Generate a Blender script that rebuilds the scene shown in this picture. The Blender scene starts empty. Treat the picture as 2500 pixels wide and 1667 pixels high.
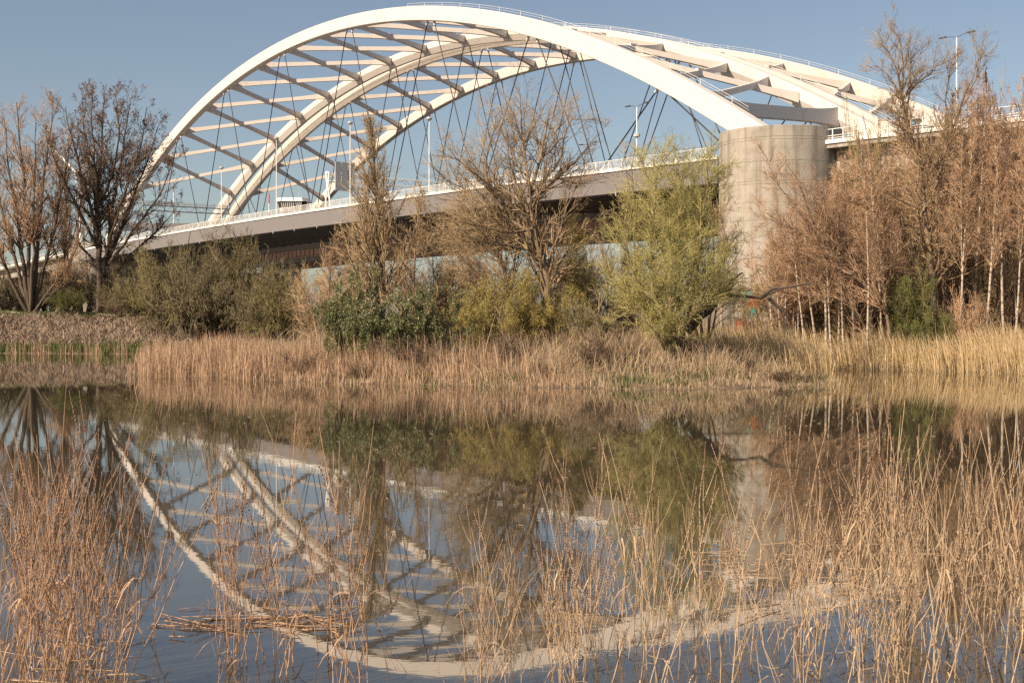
import bpy, math, random
import numpy as np

# ------------------------------------------------------------------ camera, world, sun, exposure
scene = bpy.context.scene
C = scene.collection
CAM_H, FPX, HOR = 4.7, 3156.0, 776.3          # eye height; focal length and horizon row for a 2500 px wide frame

cam_d = bpy.data.cameras.new('camera'); cam = bpy.data.objects.new('camera', cam_d); C.objects.link(cam)
cam.location = (0, 0, CAM_H); cam.rotation_euler = (math.radians(90), 0, 0)
cam_d.sensor_width = 36; cam_d.lens = FPX / 2500 * 36
cam_d.shift_y = -(833.5 - HOR) / 2500
cam_d.clip_start = 0.2; cam_d.clip_end = 12000
cam_d.dof.use_dof = True; cam_d.dof.focus_distance = 70; cam_d.dof.aperture_fstop = 7.0
scene.camera = cam

SUN_AZ = math.radians(-128)                   # from +Y towards +X: the sun stands behind and left of the viewer
SUN_EL = math.radians(37)
world = bpy.data.worlds.new('World'); scene.world = world; world.use_nodes = True
wn = world.node_tree.nodes; wl = world.node_tree.links
bg = wn['Background']; sky = wn.new('ShaderNodeTexSky'); sky.sky_type = 'NISHITA'; sky.sun_disc = False
sky.sun_elevation = SUN_EL; sky.sun_rotation = SUN_AZ
sky.air_density = 1.0; sky.dust_density = 1.0; sky.ozone_density = 1.0; sky.altitude = 0
hs = wn.new('ShaderNodeHueSaturation'); hs.inputs['Saturation'].default_value = 0.84
wl.new(sky.outputs[0], hs.inputs['Color']); wl.new(hs.outputs[0], bg.inputs[0]); bg.inputs[1].default_value = 0.056

sun_d = bpy.data.lights.new('sun', 'SUN'); sun_d.energy = 5.0; sun_d.angle = math.radians(0.5)
sun_d.color = (1.0, 0.81, 0.58)
sun = bpy.data.objects.new('sun', sun_d); C.objects.link(sun); sun.location = (-200, -150, 150)
sun.rotation_euler = (math.pi / 2 - SUN_EL, 0, -SUN_AZ + math.pi)
scene.view_settings.view_transform = 'Standard'; scene.view_settings.look = 'None'
scene.view_settings.exposure = 0.82; scene.view_settings.gamma = 1.0
scene.view_settings.use_curve_mapping = False
scene.cycles.use_adaptive_sampling = False; scene.cycles.sample_clamp_indirect = 4.0; scene.cycles.max_bounces = 6; scene.cycles.transparent_max_bounces = 8
scene.cycles.use_denoising = False

# ------------------------------------------------------------------ helpers
def V3(*a): return np.array(a, float)
def pxX(px, D): return (px - 1250.0) / FPX * D
def pyZ(py, D): return CAM_H + (HOR - py) * D / FPX

def mesh_np(name, V, faces):
    """faces: list of int arrays (n,k)"""
    me = bpy.data.meshes.new(name)
    V = np.asarray(V, float).reshape(-1, 3)
    me.vertices.add(len(V)); me.vertices.foreach_set('co', V.ravel())
    idx = np.concatenate([f.ravel() for f in faces]).astype(np.int32)
    tot = np.concatenate([np.full(len(f), f.shape[1]) for f in faces]).astype(np.int32)
    st = np.concatenate([[0], np.cumsum(tot)[:-1]]).astype(np.int32)
    me.loops.add(len(idx)); me.loops.foreach_set('vertex_index', idx)
    me.polygons.add(len(tot)); me.polygons.foreach_set('loop_start', st); me.polygons.foreach_set('loop_total', tot)
    me.polygons.foreach_set('use_smooth', np.zeros(len(tot), bool))
    me.update(calc_edges=True); me.validate()
    return me

def smooth(me):
    me.polygons.foreach_set('use_smooth', np.ones(len(me.polygons), bool))

def link(name, data, mat=None, parent=None):
    o = bpy.data.objects.new(name, data); C.objects.link(o)
    if mat is not None and data is not None and len(data.materials) == 0: data.materials.append(mat)
    if parent is not None: o.parent = parent
    return o

def tag(o, label=None, cat=None, group=None, kind=None):
    if label: o['label'] = label
    if cat: o['category'] = cat
    if group: o['group'] = group
    if kind: o['kind'] = kind
    return o

def empty(name, loc=(0, 0, 0), rz=0.0, label=None, cat=None, group=None):
    o = bpy.data.objects.new(name, None); C.objects.link(o)
    o.location = loc; o.rotation_euler = (0, 0, rz); o.empty_display_size = 0.5
    return tag(o, label, cat, group)

def tubes(P, R, m=3):
    """P (N,K,3), R (N,K) -> V, F arrays of N tapered tubes with m sides"""
    P = np.asarray(P, float); R = np.asarray(R, float)
    N, K, _ = P.shape
    T = np.empty_like(P); T[:, 1:-1] = P[:, 2:] - P[:, :-2]; T[:, 0] = P[:, 1] - P[:, 0]; T[:, -1] = P[:, -1] - P[:, -2]
    T /= np.linalg.norm(T, axis=2, keepdims=True) + 1e-9
    mean = T.mean(1); ref = np.where(np.abs(mean[:, 2:3]) > 0.8, V3(1, 0, 0), V3(0, 0, 1))[:, None, :]
    A = np.cross(T, np.broadcast_to(ref, T.shape)); A /= np.linalg.norm(A, axis=2, keepdims=True) + 1e-9
    B = np.cross(T, A)
    a = np.arange(m) * 2 * math.pi / m
    V = P[:, :, None, :] + R[:, :, None, None] * (A[:, :, None, :] * np.cos(a)[None, None, :, None] + B[:, :, None, :] * np.sin(a)[None, None, :, None])
    i = (np.arange(N) * K * m)[:, None, None]; k = (np.arange(K - 1) * m)[None, :, None]; j = np.arange(m)[None, None, :]; j2 = (j + 1) % m
    F = np.stack([i + k + j, i + k + j2, i + k + m + j2, i + k + m + j], -1).reshape(-1, 4)
    return V.reshape(-1, 3), F

class MB:
    """collects shapes, links them as one mesh"""
    def __init__(s): s.V = []; s.F = {}; s.n = 0
    def add(s, V, *Fs):
        V = np.asarray(V, float).reshape(-1, 3)
        for F in Fs:
            F = np.asarray(F, int)
            s.F.setdefault(F.shape[1], []).append(F + s.n)
        s.V.append(V); s.n += len(V); return s
    def box(s, x0, x1, y0, y1, z0, z1):
        V = [(x, y, z) for x in (x0, x1) for y in (y0, y1) for z in (z0, z1)]
        return s.add(V, [(0, 1, 3, 2), (4, 6, 7, 5), (0, 4, 5, 1), (2, 3, 7, 6), (0, 2, 6, 4), (1, 5, 7, 3)])
    def bar(s, a, b, w, h, up=(0, 0, 1)):
        a = np.array(a, float); b = np.array(b, float); t = (b - a) / np.linalg.norm(b - a)
        sd = np.cross(t, up); sd /= np.linalg.norm(sd); u = np.cross(sd, t)
        V = [p + sd * x * w / 2 + u * y * h / 2 for p in (a, b) for x in (-1, 1) for y in (-1, 1)]
        return s.add(V, [(0, 1, 3, 2), (4, 6, 7, 5), (0, 4, 5, 1), (2, 3, 7, 6), (0, 2, 6, 4), (1, 5, 7, 3)])
    def sweep(s, rings, close=True, caps=True):
        """rings (K,m,3)"""
        r = np.asarray(rings, float); K, m, _ = r.shape
        k = (np.arange(K - 1) * m)[:, None]; j = np.arange(m if close else m - 1)[None, :]; j2 = (j + 1) % m
        F = np.stack([k + j, k + j2, k + m + j2, k + m + j], -1).reshape(-1, 4)
        s.add(r.reshape(-1, 3), F)
        if caps and close:
            s.add(r[0], [list(range(m))[::-1]]); s.add(r[-1], [list(range(m))])
        return s
    def tube(s, pts, rad, m=6):
        P = np.asarray(pts, float)[None]; R = np.broadcast_to(np.asarray(rad, float), (1, P.shape[1]))
        V, F = tubes(P, R, m); return s.add(V, F)
    def lathe(s, prof, m=24, c=(0, 0)):
        a = np.arange(m) * 2 * math.pi / m
        r = np.stack([np.stack([c[0] + q[0] * np.cos(a), c[1] + q[0] * np.sin(a), np.full(m, q[1])], -1) for q in prof])
        return s.sweep(r, True, True)
    def mesh(s, name):
        return mesh_np(name, np.concatenate(s.V), [np.concatenate(f) for f in s.F.values()])
    def build(s, name, mat, parent=None, sm=False):
        me = s.mesh(name)
        if sm: smooth(me)
        return link(name, me, mat, parent)

# ------------------------------------------------------------------ materials
def mat_new(name):
    m = bpy.data.materials.new(name); m.use_nodes = True
    nt = m.node_tree; return m, nt.nodes, nt.links, nt.nodes['Principled BSDF']

def ramp(N, stops, interp='LINEAR'):
    r = N.new('ShaderNodeValToRGB'); cr = r.color_ramp; cr.interpolation = interp
    while len(cr.elements) < len(stops): cr.elements.new(0.5)
    for e, (p, c) in zip(cr.elements, stops): e.position = p; e.color = (*c, 1)
    return r

def island_mat(name, cols, rough=0.8, noise=None, transl=0.0, spec=0.3):
    """colour differs from stem to stem (and along them when noise is given)"""
    m, N, L, b = mat_new(name)
    g = N.new('ShaderNodeNewGeometry')
    r = ramp(N, [(i / max(1, len(cols) - 1), c) for i, c in enumerate(cols)])
    if noise:
        t = N.new('ShaderNodeTexNoise'); t.inputs['Scale'].default_value = noise; t.inputs['Detail'].default_value = 3
        tc = N.new('ShaderNodeTexCoord'); L.new(tc.outputs['Object'], t.inputs['Vector'])
        mx = N.new('ShaderNodeMath'); mx.operation = 'MULTIPLY_ADD'; mx.inputs[1].default_value = 0.55
        sb = N.new('ShaderNodeMath'); sb.operation = 'MULTIPLY_ADD'; sb.inputs[1].default_value = 1.7; sb.inputs[2].default_value = -0.62
        L.new(t.outputs['Fac'], sb.inputs[0]); L.new(g.outputs['Random Per Island'], mx.inputs[0]); L.new(sb.outputs[0], mx.inputs[2])
        L.new(mx.outputs[0], r.inputs[0])
    else:
        L.new(g.outputs['Random Per Island'], r.inputs[0])
    L.new(r.outputs[0], b.inputs['Base Color']); b.inputs['Roughness'].default_value = rough
    b.inputs['Specular IOR Level'].default_value = spec
    if transl > 0:
        tr = N.new('ShaderNodeBsdfTranslucent'); L.new(r.outputs[0], tr.inputs[0])
        mxs = N.new('ShaderNodeMixShader'); mxs.inputs[0].default_value = transl
        L.new(b.outputs[0], mxs.inputs[1]); L.new(tr.outputs[0], mxs.inputs[2])
        L.new(mxs.outputs[0], N['Material Output'].inputs[0])
    return m

def noise_mat(name, cols, scale=(1, 1, 1), nscale=1.0, detail=6, rough=0.7, spec=0.3, bump=0.0, bscale=8.0, space='Object', metal=0.0, rr=0.55):
    m, N, L, b = mat_new(name)
    tc = N.new('ShaderNodeTexCoord'); mp = N.new('ShaderNodeMapping'); mp.inputs['Scale'].default_value = scale
    L.new(tc.outputs[space], mp.inputs[0])
    t = N.new('ShaderNodeTexNoise'); t.inputs['Scale'].default_value = nscale; t.inputs['Detail'].default_value = detail; t.inputs['Roughness'].default_value = rr
    L.new(mp.outputs[0], t.inputs['Vector'])
    r = ramp(N, cols); L.new(t.outputs['Fac'], r.inputs[0]); L.new(r.outputs[0], b.inputs['Base Color'])
    b.inputs['Roughness'].default_value = rough; b.inputs['Specular IOR Level'].default_value = spec; b.inputs['Metallic'].default_value = metal
    if bump:
        t2 = N.new('ShaderNodeTexNoise'); t2.inputs['Scale'].default_value = bscale; t2.inputs['Detail'].default_value = 5
        L.new(tc.outputs[space], t2.inputs['Vector'])
        bp = N.new('ShaderNodeBump'); bp.inputs['Strength'].default_value = 1.0; bp.inputs['Distance'].default_value = bump
        L.new(t2.outputs['Fac'], bp.inputs['Height']); L.new(bp.outputs[0], b.inputs['Normal'])
    return m

def paint_mat(name, base, dirt, rust=None, rust_amt=0.66, streak=0.35):
    """weathered steel paint: dirt streaks, optional rust patches of their own shape"""
    m, N, L, b = mat_new(name)
    tc = N.new('ShaderNodeTexCoord')
    mp = N.new('ShaderNodeMapping'); mp.inputs['Scale'].default_value = (0.9, 0.9, streak); L.new(tc.outputs['Object'], mp.inputs[0])
    t = N.new('ShaderNodeTexNoise'); t.inputs['Scale'].default_value = 0.7; t.inputs['Detail'].default_value = 7; t.inputs['Roughness'].default_value = 0.62
    L.new(mp.outputs[0], t.inputs['Vector'])
    r = ramp(N, [(0.26, dirt), (0.46, base), (1.0, base)]); L.new(t.outputs['Fac'], r.inputs[0])
    out = r.outputs[0]
    if rust:
        t2 = N.new('ShaderNodeTexNoise'); t2.inputs['Scale'].default_value = 0.34; t2.inputs['Detail'].default_value = 10; t2.inputs['Roughness'].default_value = 0.72
        L.new(tc.outputs['Object'], t2.inputs['Vector'])
        r2 = ramp(N, [(rust_amt, (0, 0, 0)), (rust_amt + 0.02, (1, 1, 1))]); L.new(t2.outputs['Fac'], r2.inputs[0])
        mx = N.new('ShaderNodeMix'); mx.data_type = 'RGBA'
        L.new(r2.outputs[0], mx.inputs[0]); L.new(out, mx.inputs[6]); mx.inputs[7].default_value = (*rust, 1); out = mx.outputs[2]
    L.new(out, b.inputs['Base Color']); b.inputs['Roughness'].default_value = 0.5; b.inputs['Specular IOR Level'].default_value = 0.3
    return m

M = {}
M['white_steel'] = paint_mat('white_steel_paint', (0.60, 0.555, 0.525), (0.51, 0.47, 0.435))
M['rusty_steel'] = paint_mat('worn_white_steel_paint', (0.55, 0.505, 0.47), (0.40, 0.36, 0.325), (0.42, 0.09, 0.045), 0.655)
M['fascia'] = paint_mat('mauve_grey_girder_paint', (0.165, 0.153, 0.158), (0.142, 0.132, 0.137))
M['brown_girder'] = paint_mat('brown_girder_paint', (0.36, 0.25, 0.21), (0.26, 0.17, 0.14), (0.16, 0.045, 0.03), 0.68)
M['soffit'] = noise_mat('dark_soffit_paint', [(0.3, (0.13, 0.125, 0.13)), (0.7, (0.19, 0.18, 0.18))], nscale=0.5)
M['asphalt'] = noise_mat('asphalt', [(0.3, (0.045, 0.045, 0.047)), (0.7, (0.06, 0.06, 0.062))], nscale=4)
M['rail'] = noise_mat('pale_rail_paint', [(0.3, (0.66, 0.65, 0.63)), (0.7, (0.78, 0.77, 0.75))], nscale=2)
M['cable'] = noise_mat('dark_cable', [(0.3, (0.008, 0.009, 0.012)), (0.7, (0.016, 0.017, 0.021))], nscale=3, rough=0.5)
M['galv'] = noise_mat('galvanised_steel', [(0.3, (0.36, 0.37, 0.37)), (0.7, (0.50, 0.51, 0.50))], nscale=3, rough=0.5)
M['dark_metal'] = noise_mat('dark_metal', [(0.3, (0.05, 0.05, 0.052)), (0.7, (0.09, 0.09, 0.09))], nscale=3, rough=0.5)
M['sign_back'] = noise_mat('grey_sign_back', [(0.3, (0.42, 0.42, 0.41)), (0.7, (0.5, 0.495, 0.49))], nscale=1)
M['red_paint'] = noise_mat('red_paint', [(0.3, (0.45, 0.05, 0.035)), (0.7, (0.55, 0.07, 0.05))], nscale=2)
M['glass'] = noise_mat('dark_glass', [(0.3, (0.02, 0.025, 0.03)), (0.7, (0.03, 0.035, 0.04))], nscale=1, rough=0.08, spec=0.6)

def concrete_mat():
    m, N, L, b = mat_new('stained_concrete')
    tc = N.new('ShaderNodeTexCoord')
    t = N.new('ShaderNodeTexNoise'); t.inputs['Scale'].default_value = 0.55; t.inputs['Detail'].default_value = 9; t.inputs['Roughness'].default_value = 0.62
    L.new(tc.outputs['Object'], t.inputs['Vector'])
    r = ramp(N, [(0.28, (0.22, 0.195, 0.168)), (0.5, (0.305, 0.277, 0.245)), (0.75, (0.35, 0.322, 0.29))]); L.new(t.outputs['Fac'], r.inputs[0])
    mp = N.new('ShaderNodeMapping'); mp.inputs['Scale'].default_value = (1.1, 1.1, 0.06); L.new(tc.outputs['Object'], mp.inputs[0])
    t2 = N.new('ShaderNodeTexNoise'); t2.inputs['Scale'].default_value = 1.0; t2.inputs['Detail'].default_value = 6; L.new(mp.outputs[0], t2.inputs['Vector'])
    r2 = ramp(N, [(0.36, (0.70, 0.68, 0.66)), (0.52, (1, 1, 1))]); L.new(t2.outputs['Fac'], r2.inputs[0])
    mx = N.new('ShaderNodeMix'); mx.data_type = 'RGBA'; mx.blend_type = 'MULTIPLY'; mx.inputs[0].default_value = 1.0
    L.new(r.outputs[0], mx.inputs[6]); L.new(r2.outputs[0], mx.inputs[7])
    L.new(mx.outputs[2], b.inputs['Base Color']); b.inputs['Roughness'].default_value = 0.85
    t3 = N.new('ShaderNodeTexNoise'); t3.inputs['Scale'].default_value = 3; t3.inputs['Detail'].default_value = 8; L.new(tc.outputs['Object'], t3.inputs['Vector'])
    bp = N.new('ShaderNodeBump'); bp.inputs['Distance'].default_value = 0.03; L.new(t3.outputs['Fac'], bp.inputs['Height']); L.new(bp.outputs[0], b.inputs['Normal'])
    return m
M['concrete'] = concrete_mat()

def graffiti_mat():
    m, N, L, b = mat_new('sprayed_wall_paint')
    tc = N.new('ShaderNodeTexCoord'); mp = N.new('ShaderNodeMapping'); mp.inputs['Scale'].default_value = (0.6, 0.6, 0.9); L.new(tc.outputs['Object'], mp.inputs[0])
    nz = N.new('ShaderNodeTexNoise'); nz.inputs['Scale'].default_value = 1.2; L.new(mp.outputs[0], nz.inputs['Vector'])
    add = N.new('ShaderNodeMix'); add.data_type = 'RGBA'; add.inputs[0].default_value = 0.35
    L.new(mp.outputs[0], add.inputs[6]); L.new(nz.outputs['Color'], add.inputs[7])
    v = N.new('ShaderNodeTexVoronoi'); v.inputs['Scale'].default_value = 1.5; L.new(add.outputs[2], v.inputs['Vector'])
    sp = N.new('ShaderNodeSeparateColor'); L.new(v.outputs['Color'], sp.inputs[0])
    r = ramp(N, [(0.0, (0.50, 0.05, 0.04)), (0.24, (0.10, 0.30, 0.26)), (0.42, (0.30, 0.28, 0.27)), (0.56, (0.55, 0.16, 0.05)), (0.70, (0.55, 0.53, 0.50)), (0.82, (0.07, 0.07, 0.09)), (0.92, (0.18, 0.05, 0.10))], 'CONSTANT')
    L.new(sp.outputs[0], r.inputs[0]); L.new(r.outputs[0], b.inputs['Base Color']); b.inputs['Roughness'].default_value = 0.7
    return m
M['graffiti'] = graffiti_mat()

M['bark_dark'] = noise_mat('dark_bark', [(0.3, (0.055, 0.04, 0.03)), (0.7, (0.13, 0.10, 0.075))], scale=(3, 3, .6), nscale=2, rough=0.9)
M['bark_tan'] = noise_mat('tan_willow_bark', [(0.3, (0.13, 0.09, 0.06)), (0.7, (0.27, 0.20, 0.14))], scale=(3, 3, .6), nscale=2, rough=0.9)
M['bark_birch'] = noise_mat('birch_bark', [(0.38, (0.10, 0.075, 0.06)), (0.48, (0.40, 0.335, 0.27)), (0.8, (0.52, 0.45, 0.375))], scale=(1, 1, 3.0), nscale=2.0, rough=0.8)
M['twig_brown'] = island_mat('brown_twigs', [(0.19, 0.135, 0.08), (0.33, 0.24, 0.14), (0.43, 0.325, 0.2)])
M['twig_dark'] = island_mat('dark_twigs', [(0.075, 0.056, 0.042), (0.14, 0.1, 0.07), (0.23, 0.145, 0.1)])
M['twig_red'] = island_mat('red_brown_twigs', [(0.23, 0.14, 0.09), (0.36, 0.23, 0.145), (0.46, 0.315, 0.205)])
M['twig_orange'] = island_mat('orange_brown_twigs', [(0.21, 0.15, 0.088), (0.36, 0.262, 0.15), (0.46, 0.35, 0.215)])
M['twig_olive'] = island_mat('olive_twigs', [(0.1, 0.085, 0.04), (0.2, 0.17, 0.07), (0.28, 0.235, 0.11)])
M['twig_umber'] = island_mat('umber_twigs', [(0.09, 0.072, 0.045), (0.165, 0.135, 0.08), (0.25, 0.205, 0.12)])
M['twig_willow'] = island_mat('yellow_green_shoots', [(0.20, 0.17, 0.07), (0.32, 0.28, 0.11), (0.42, 0.37, 0.17)])
M['bud_red'] = island_mat('red_buds', [(0.11, 0.06, 0.045), (0.19, 0.1, 0.07)])
M['leaf_willow'] = island_mat('young_willow_leaves', [(0.38, 0.36, 0.12), (0.52, 0.48, 0.19), (0.62, 0.56, 0.27)], transl=0.5)
M['leaf_yellow'] = island_mat('yellow_green_leaves', [(0.3, 0.25, 0.08), (0.42, 0.345, 0.12), (0.5, 0.41, 0.175)], transl=0.45)
M['leaf_dark'] = island_mat('dark_glossy_leaves', [(0.065, 0.085, 0.03), (0.13, 0.15, 0.06), (0.25, 0.25, 0.12)], rough=0.45, spec=0.5, transl=0.2)
M['leaf_green'] = island_mat('fresh_evergreen_leaves', [(0.075, 0.11, 0.025), (0.13, 0.165, 0.045), (0.21, 0.22, 0.07)], transl=0.2)
M['leaf_grey'] = island_mat('grey_green_leaves', [(0.07, 0.09, 0.05), (0.13, 0.145, 0.085), (0.20, 0.20, 0.13)], transl=0.2)
M['reed_gold'] = island_mat('golden_reed', [(0.36, 0.255, 0.14), (0.55, 0.42, 0.245), (0.68, 0.54, 0.345)], transl=0.25)
M['reed_pink'] = island_mat('pinkish_dry_reed', [(0.27, 0.17, 0.11), (0.43, 0.29, 0.195), (0.55, 0.395, 0.275)], transl=0.2)
M['reed_tan'] = island_mat('tan_dry_reed', [(0.22, 0.155, 0.1), (0.4, 0.3, 0.2), (0.52, 0.405, 0.28)], transl=0.2)
M['grass_green'] = island_mat('green_bank_grass', [(0.045, 0.07, 0.018), (0.09, 0.12, 0.035), (0.17, 0.17, 0.065)], transl=0.2)
M['scrub_grey'] = island_mat('dry_grey_scrub', [(0.13, 0.1, 0.08), (0.26, 0.2, 0.155), (0.43, 0.32, 0.24)])
M['stalk_tan'] = island_mat('dry_tan_stalk', [(0.16, 0.105, 0.07), (0.38, 0.27, 0.175), (0.52, 0.39, 0.265)], noise=6.0)
M['stalk_pink'] = island_mat('dry_reddish_stalk', [(0.14, 0.082, 0.055), (0.35, 0.22, 0.14), (0.48, 0.32, 0.21)], noise=6.0)
M['seed'] = island_mat('brown_seed_heads', [(0.09, 0.05, 0.035), (0.18, 0.10, 0.07)])
M['wood_raw'] = noise_mat('split_wood', [(0.3, (0.12, 0.075, 0.045)), (0.7, (0.34, 0.22, 0.13))], scale=(1, 1, 6), nscale=2, rough=0.85)

def ground_mat():
    m, N, L, b = mat_new('earth_and_grass')
    tc = N.new('ShaderNodeTexCoord')
    t = N.new('ShaderNodeTexNoise'); t.inputs['Scale'].default_value = 0.35; t.inputs['Detail'].default_value = 10; t.inputs['Roughness'].default_value = 0.7
    L.new(tc.outputs['Object'], t.inputs['Vector'])
    r = ramp(N, [(0.32, (0.05, 0.035, 0.024)), (0.46, (0.12, 0.085, 0.058)), (0.60, (0.17, 0.125, 0.08)), (0.72, (0.09, 0.09, 0.035))]); L.new(t.outputs['Fac'], r.inputs[0])
    L.new(r.outputs[0], b.inputs['Base Color']); b.inputs['Roughness'].default_value = 0.95
    t2 = N.new('ShaderNodeTexNoise'); t2.inputs['Scale'].default_value = 3.0; t2.inputs['Detail'].default_value = 8; L.new(tc.outputs['Object'], t2.inputs['Vector'])
    bp = N.new('ShaderNodeBump'); bp.inputs['Distance'].default_value = 0.2; L.new(t2.outputs['Fac'], bp.inputs['Height']); L.new(bp.outputs[0], b.inputs['Normal'])
    return m
M['ground'] = ground_mat()
M['path'] = noise_mat('pale_path_gravel', [(0.3, (0.30, 0.25, 0.19)), (0.7, (0.42, 0.36, 0.28))], nscale=1.5, rough=0.9)

def water_mat():
    m, N, L, b = mat_new('still_water')
    b.inputs['Base Color'].default_value = (0.045, 0.038, 0.026, 1); b.inputs['Roughness'].default_value = 0.015
    b.inputs['IOR'].default_value = 2.2; b.inputs['Specular IOR Level'].default_value = 0.5
    tc = N.new('ShaderNodeTexCoord')
    t = N.new('ShaderNodeTexNoise'); t.inputs['Scale'].default_value = 1.7; t.inputs['Detail'].default_value = 3; t.inputs['Roughness'].default_value = 0.55
    mp = N.new('ShaderNodeMapping'); mp.inputs['Scale'].default_value = (0.55, 1.0, 1.0); L.new(tc.outputs['Object'], mp.inputs[0]); L.new(mp.outputs[0], t.inputs['Vector'])
    # calm and slightly ruffled patches
    t2 = N.new('ShaderNodeTexNoise'); t2.inputs['Scale'].default_value = 0.06; t2.inputs['Detail'].default_value = 2; L.new(tc.outputs['Object'], t2.inputs['Vector'])
    r2 = ramp(N, [(0.38, (0.35, 0.35, 0.35)), (0.65, (1, 1, 1))]); L.new(t2.outputs['Fac'], r2.inputs[0])
    bp = N.new('ShaderNodeBump'); bp.inputs['Distance'].default_value = 0.0013; L.new(r2.outputs[0], bp.inputs['Strength'])
    L.new(t.outputs['Fac'], bp.inputs['Height']); L.new(bp.outputs[0], b.inputs['Normal'])
    return m
M['water'] = water_mat()

# ------------------------------------------------------------------ bridge axis
BX, BY, TH = -51.56, 318.0, 0.96
SPAN, ZS, RISE, Q4, SKEW, DA, DA2 = 297.0, 31.954, 40.486, 3.30, 0.565, 2.87, 1.27
CT, ST = math.cos(TH), math.sin(TH)
def b2w(s, w): return (BX + CT * s + ST * w, BY - ST * s + CT * w)
def w2b(x, y): return (CT * (x - BX) - ST * (y - BY), ST * (x - BX) + CT * (y - BY))
def arch_z(s):
    T = 2 * s / SPAN; return ZS + RISE * (1 - T ** 2) + Q4 * (T ** 2 - T ** 4) + SKEW * T
def arch_d(s): return DA + DA2 * (2 * s / SPAN) ** 2
def deck_z(s): return 28.71 + 1.254 * (1 - (2 * s / SPAN) ** 2)

# ------------------------------------------------------------------ ground and water
POND = np.array([(-170, 11), (170, 11), (170, 97), (60, 105), (43.5, 109.9), (35.4, 117.7), (27.5, 122.6), (24.5, 120), (23.2, 108), (24, 97), (22.8, 91), (16.4, 86.2), (9.4, 84.8), (-.3, 87.8),
                 (-10.2, 91.6), (-16.8, 96.3), (-24.1, 101.6), (-30.5, 107), (-33, 120), (-37, 150), (-43, 166), (-63, 171), (-170, 177)], float)
def pond_sd(x, y):
    """distance to the shore: positive on land, negative on the pond"""
    x = np.asarray(x, float); y = np.asarray(y, float); d = np.full(x.shape, 1e9); ins = np.zeros(x.shape, bool)
    for a, b in zip(POND, np.roll(POND, -1, 0)):
        e = b - a; t = np.clip(((x - a[0]) * e[0] + (y - a[1]) * e[1]) / (e @ e), 0, 1)
        d = np.minimum(d, np.hypot(x - a[0] - t * e[0], y - a[1] - t * e[1]))
        cr = (a[1] > y) != (b[1] > y)
        with np.errstate(divide='ignore', invalid='ignore'):
            ins ^= cr & (x < (b[0] - a[0]) * (y - a[1]) / (b[1] - a[1] + 1e-12) + a[0])
    return np.where(ins, -d, d)
def sstep(a, b, t):
    t = np.clip((t - a) / (b - a), 0, 1); return t * t * (3 - 2 * t)
def ground_z(x, y):
    x = np.asarray(x, float); y = np.asarray(y, float)
    d = pond_sd(x, y)
    land = np.where(d < 0, np.maximum(d * 0.25, -1.5), np.interp(d, [0, 3, 20, 60, 200], [0.0, 0.25, 2.2, 3.2, 3.4]))
    dike = np.where(d < 0, np.maximum(d * 0.25, -1.5), np.interp(d, [0, 4, 8, 14, 21, 27, 60], [0.0, 0.5, 1.7, 3.9, 5.5, 5.5, 5.0]))
    dike = dike * np.interp(x, [-80, -40], [1.0, 0.87])
    k = sstep(-50, -36, -np.abs(x + 0) * 0 + x) ; k = np.where(y > 140, k, 1.0)
    z = land * k + dike * (1 - k)
    near = np.interp(np.asarray(y), [-40, 0, 11, 11.01], [3.0, 3.0, 0.0, 0.0]); z = np.where((y < 11) & (np.abs(x) < 170), near, z)
    n = 0.22 * np.sin(x * .37 + 1.3 * np.sin(y * .21)) * np.sin(y * .31 + x * .11) + 0.1 * np.sin(x * 1.3 + y * .7) * np.sin(y * 1.1 - x * .4)
    z = z + n * np.clip(d / 8, 0, 1)
    s, w = w2b(x, y)
    river = sstep(74, 58, s) * sstep(-172, -156, s) * (y > 215)
    return z * (1 - river) - 3.0 * river

def build_ground():
    xs = np.concatenate([-np.geomspace(9000, 130, 26), np.arange(-120, 121, 2.0), np.geomspace(130, 9000, 26)])
    ys = np.concatenate([[-3000, -800, -200, -60, -30, -10, 0], np.arange(4, 240, 2.0), np.linspace(245, 640, 80), np.geomspace(680, 11000, 20)])
    X, Y = np.meshgrid(xs, ys); Z = ground_z(X, Y)
    far = np.hypot(X, Y) > 700; Z = np.where(far, np.maximum(Z, 2.5), Z)
    nx, ny = len(xs), len(ys)
    i = (np.arange(ny - 1) * nx)[:, None] + np.arange(nx - 1)[None]
    F = np.stack([i, i + 1, i + nx + 1, i + nx], -1).reshape(-1, 4)
    me = mesh_np('ground', np.stack([X, Y, Z], -1), [F]); smooth(me)
    o = link('ground', me, M['ground']); tag(o, kind='structure')
    V = [(-420, -5, 0), (420, -5, 0), (420, 640, 0), (-420, 640, 0)]
    o = link('water', mesh_np('water', np.array(V), [np.array([[0, 1, 2, 3]])]), M['water']); tag(o, kind='structure')
    # path along the dike crest
    xs = np.linspace(-120, -36, 60); yc = np.interp(xs, [-120, -63, -43], [177 + 23.5, 171 + 23, 166 + 22])
    rings = []
    for x, y in zip(xs, yc):
        zc = max(float(ground_z(x, y + q)) for q in (-1.2, 0, 1.2)) + .12; rings.append([(x, y - 1.2, zc - .5), (x, y - 1.2, zc), (x, y + 1.2, zc), (x, y + 1.2, zc - .5)])
    mb = MB(); mb.sweep(np.array(rings), close=False); o = mb.build('path', M['path']); tag(o, kind='structure')
build_ground()

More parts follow.
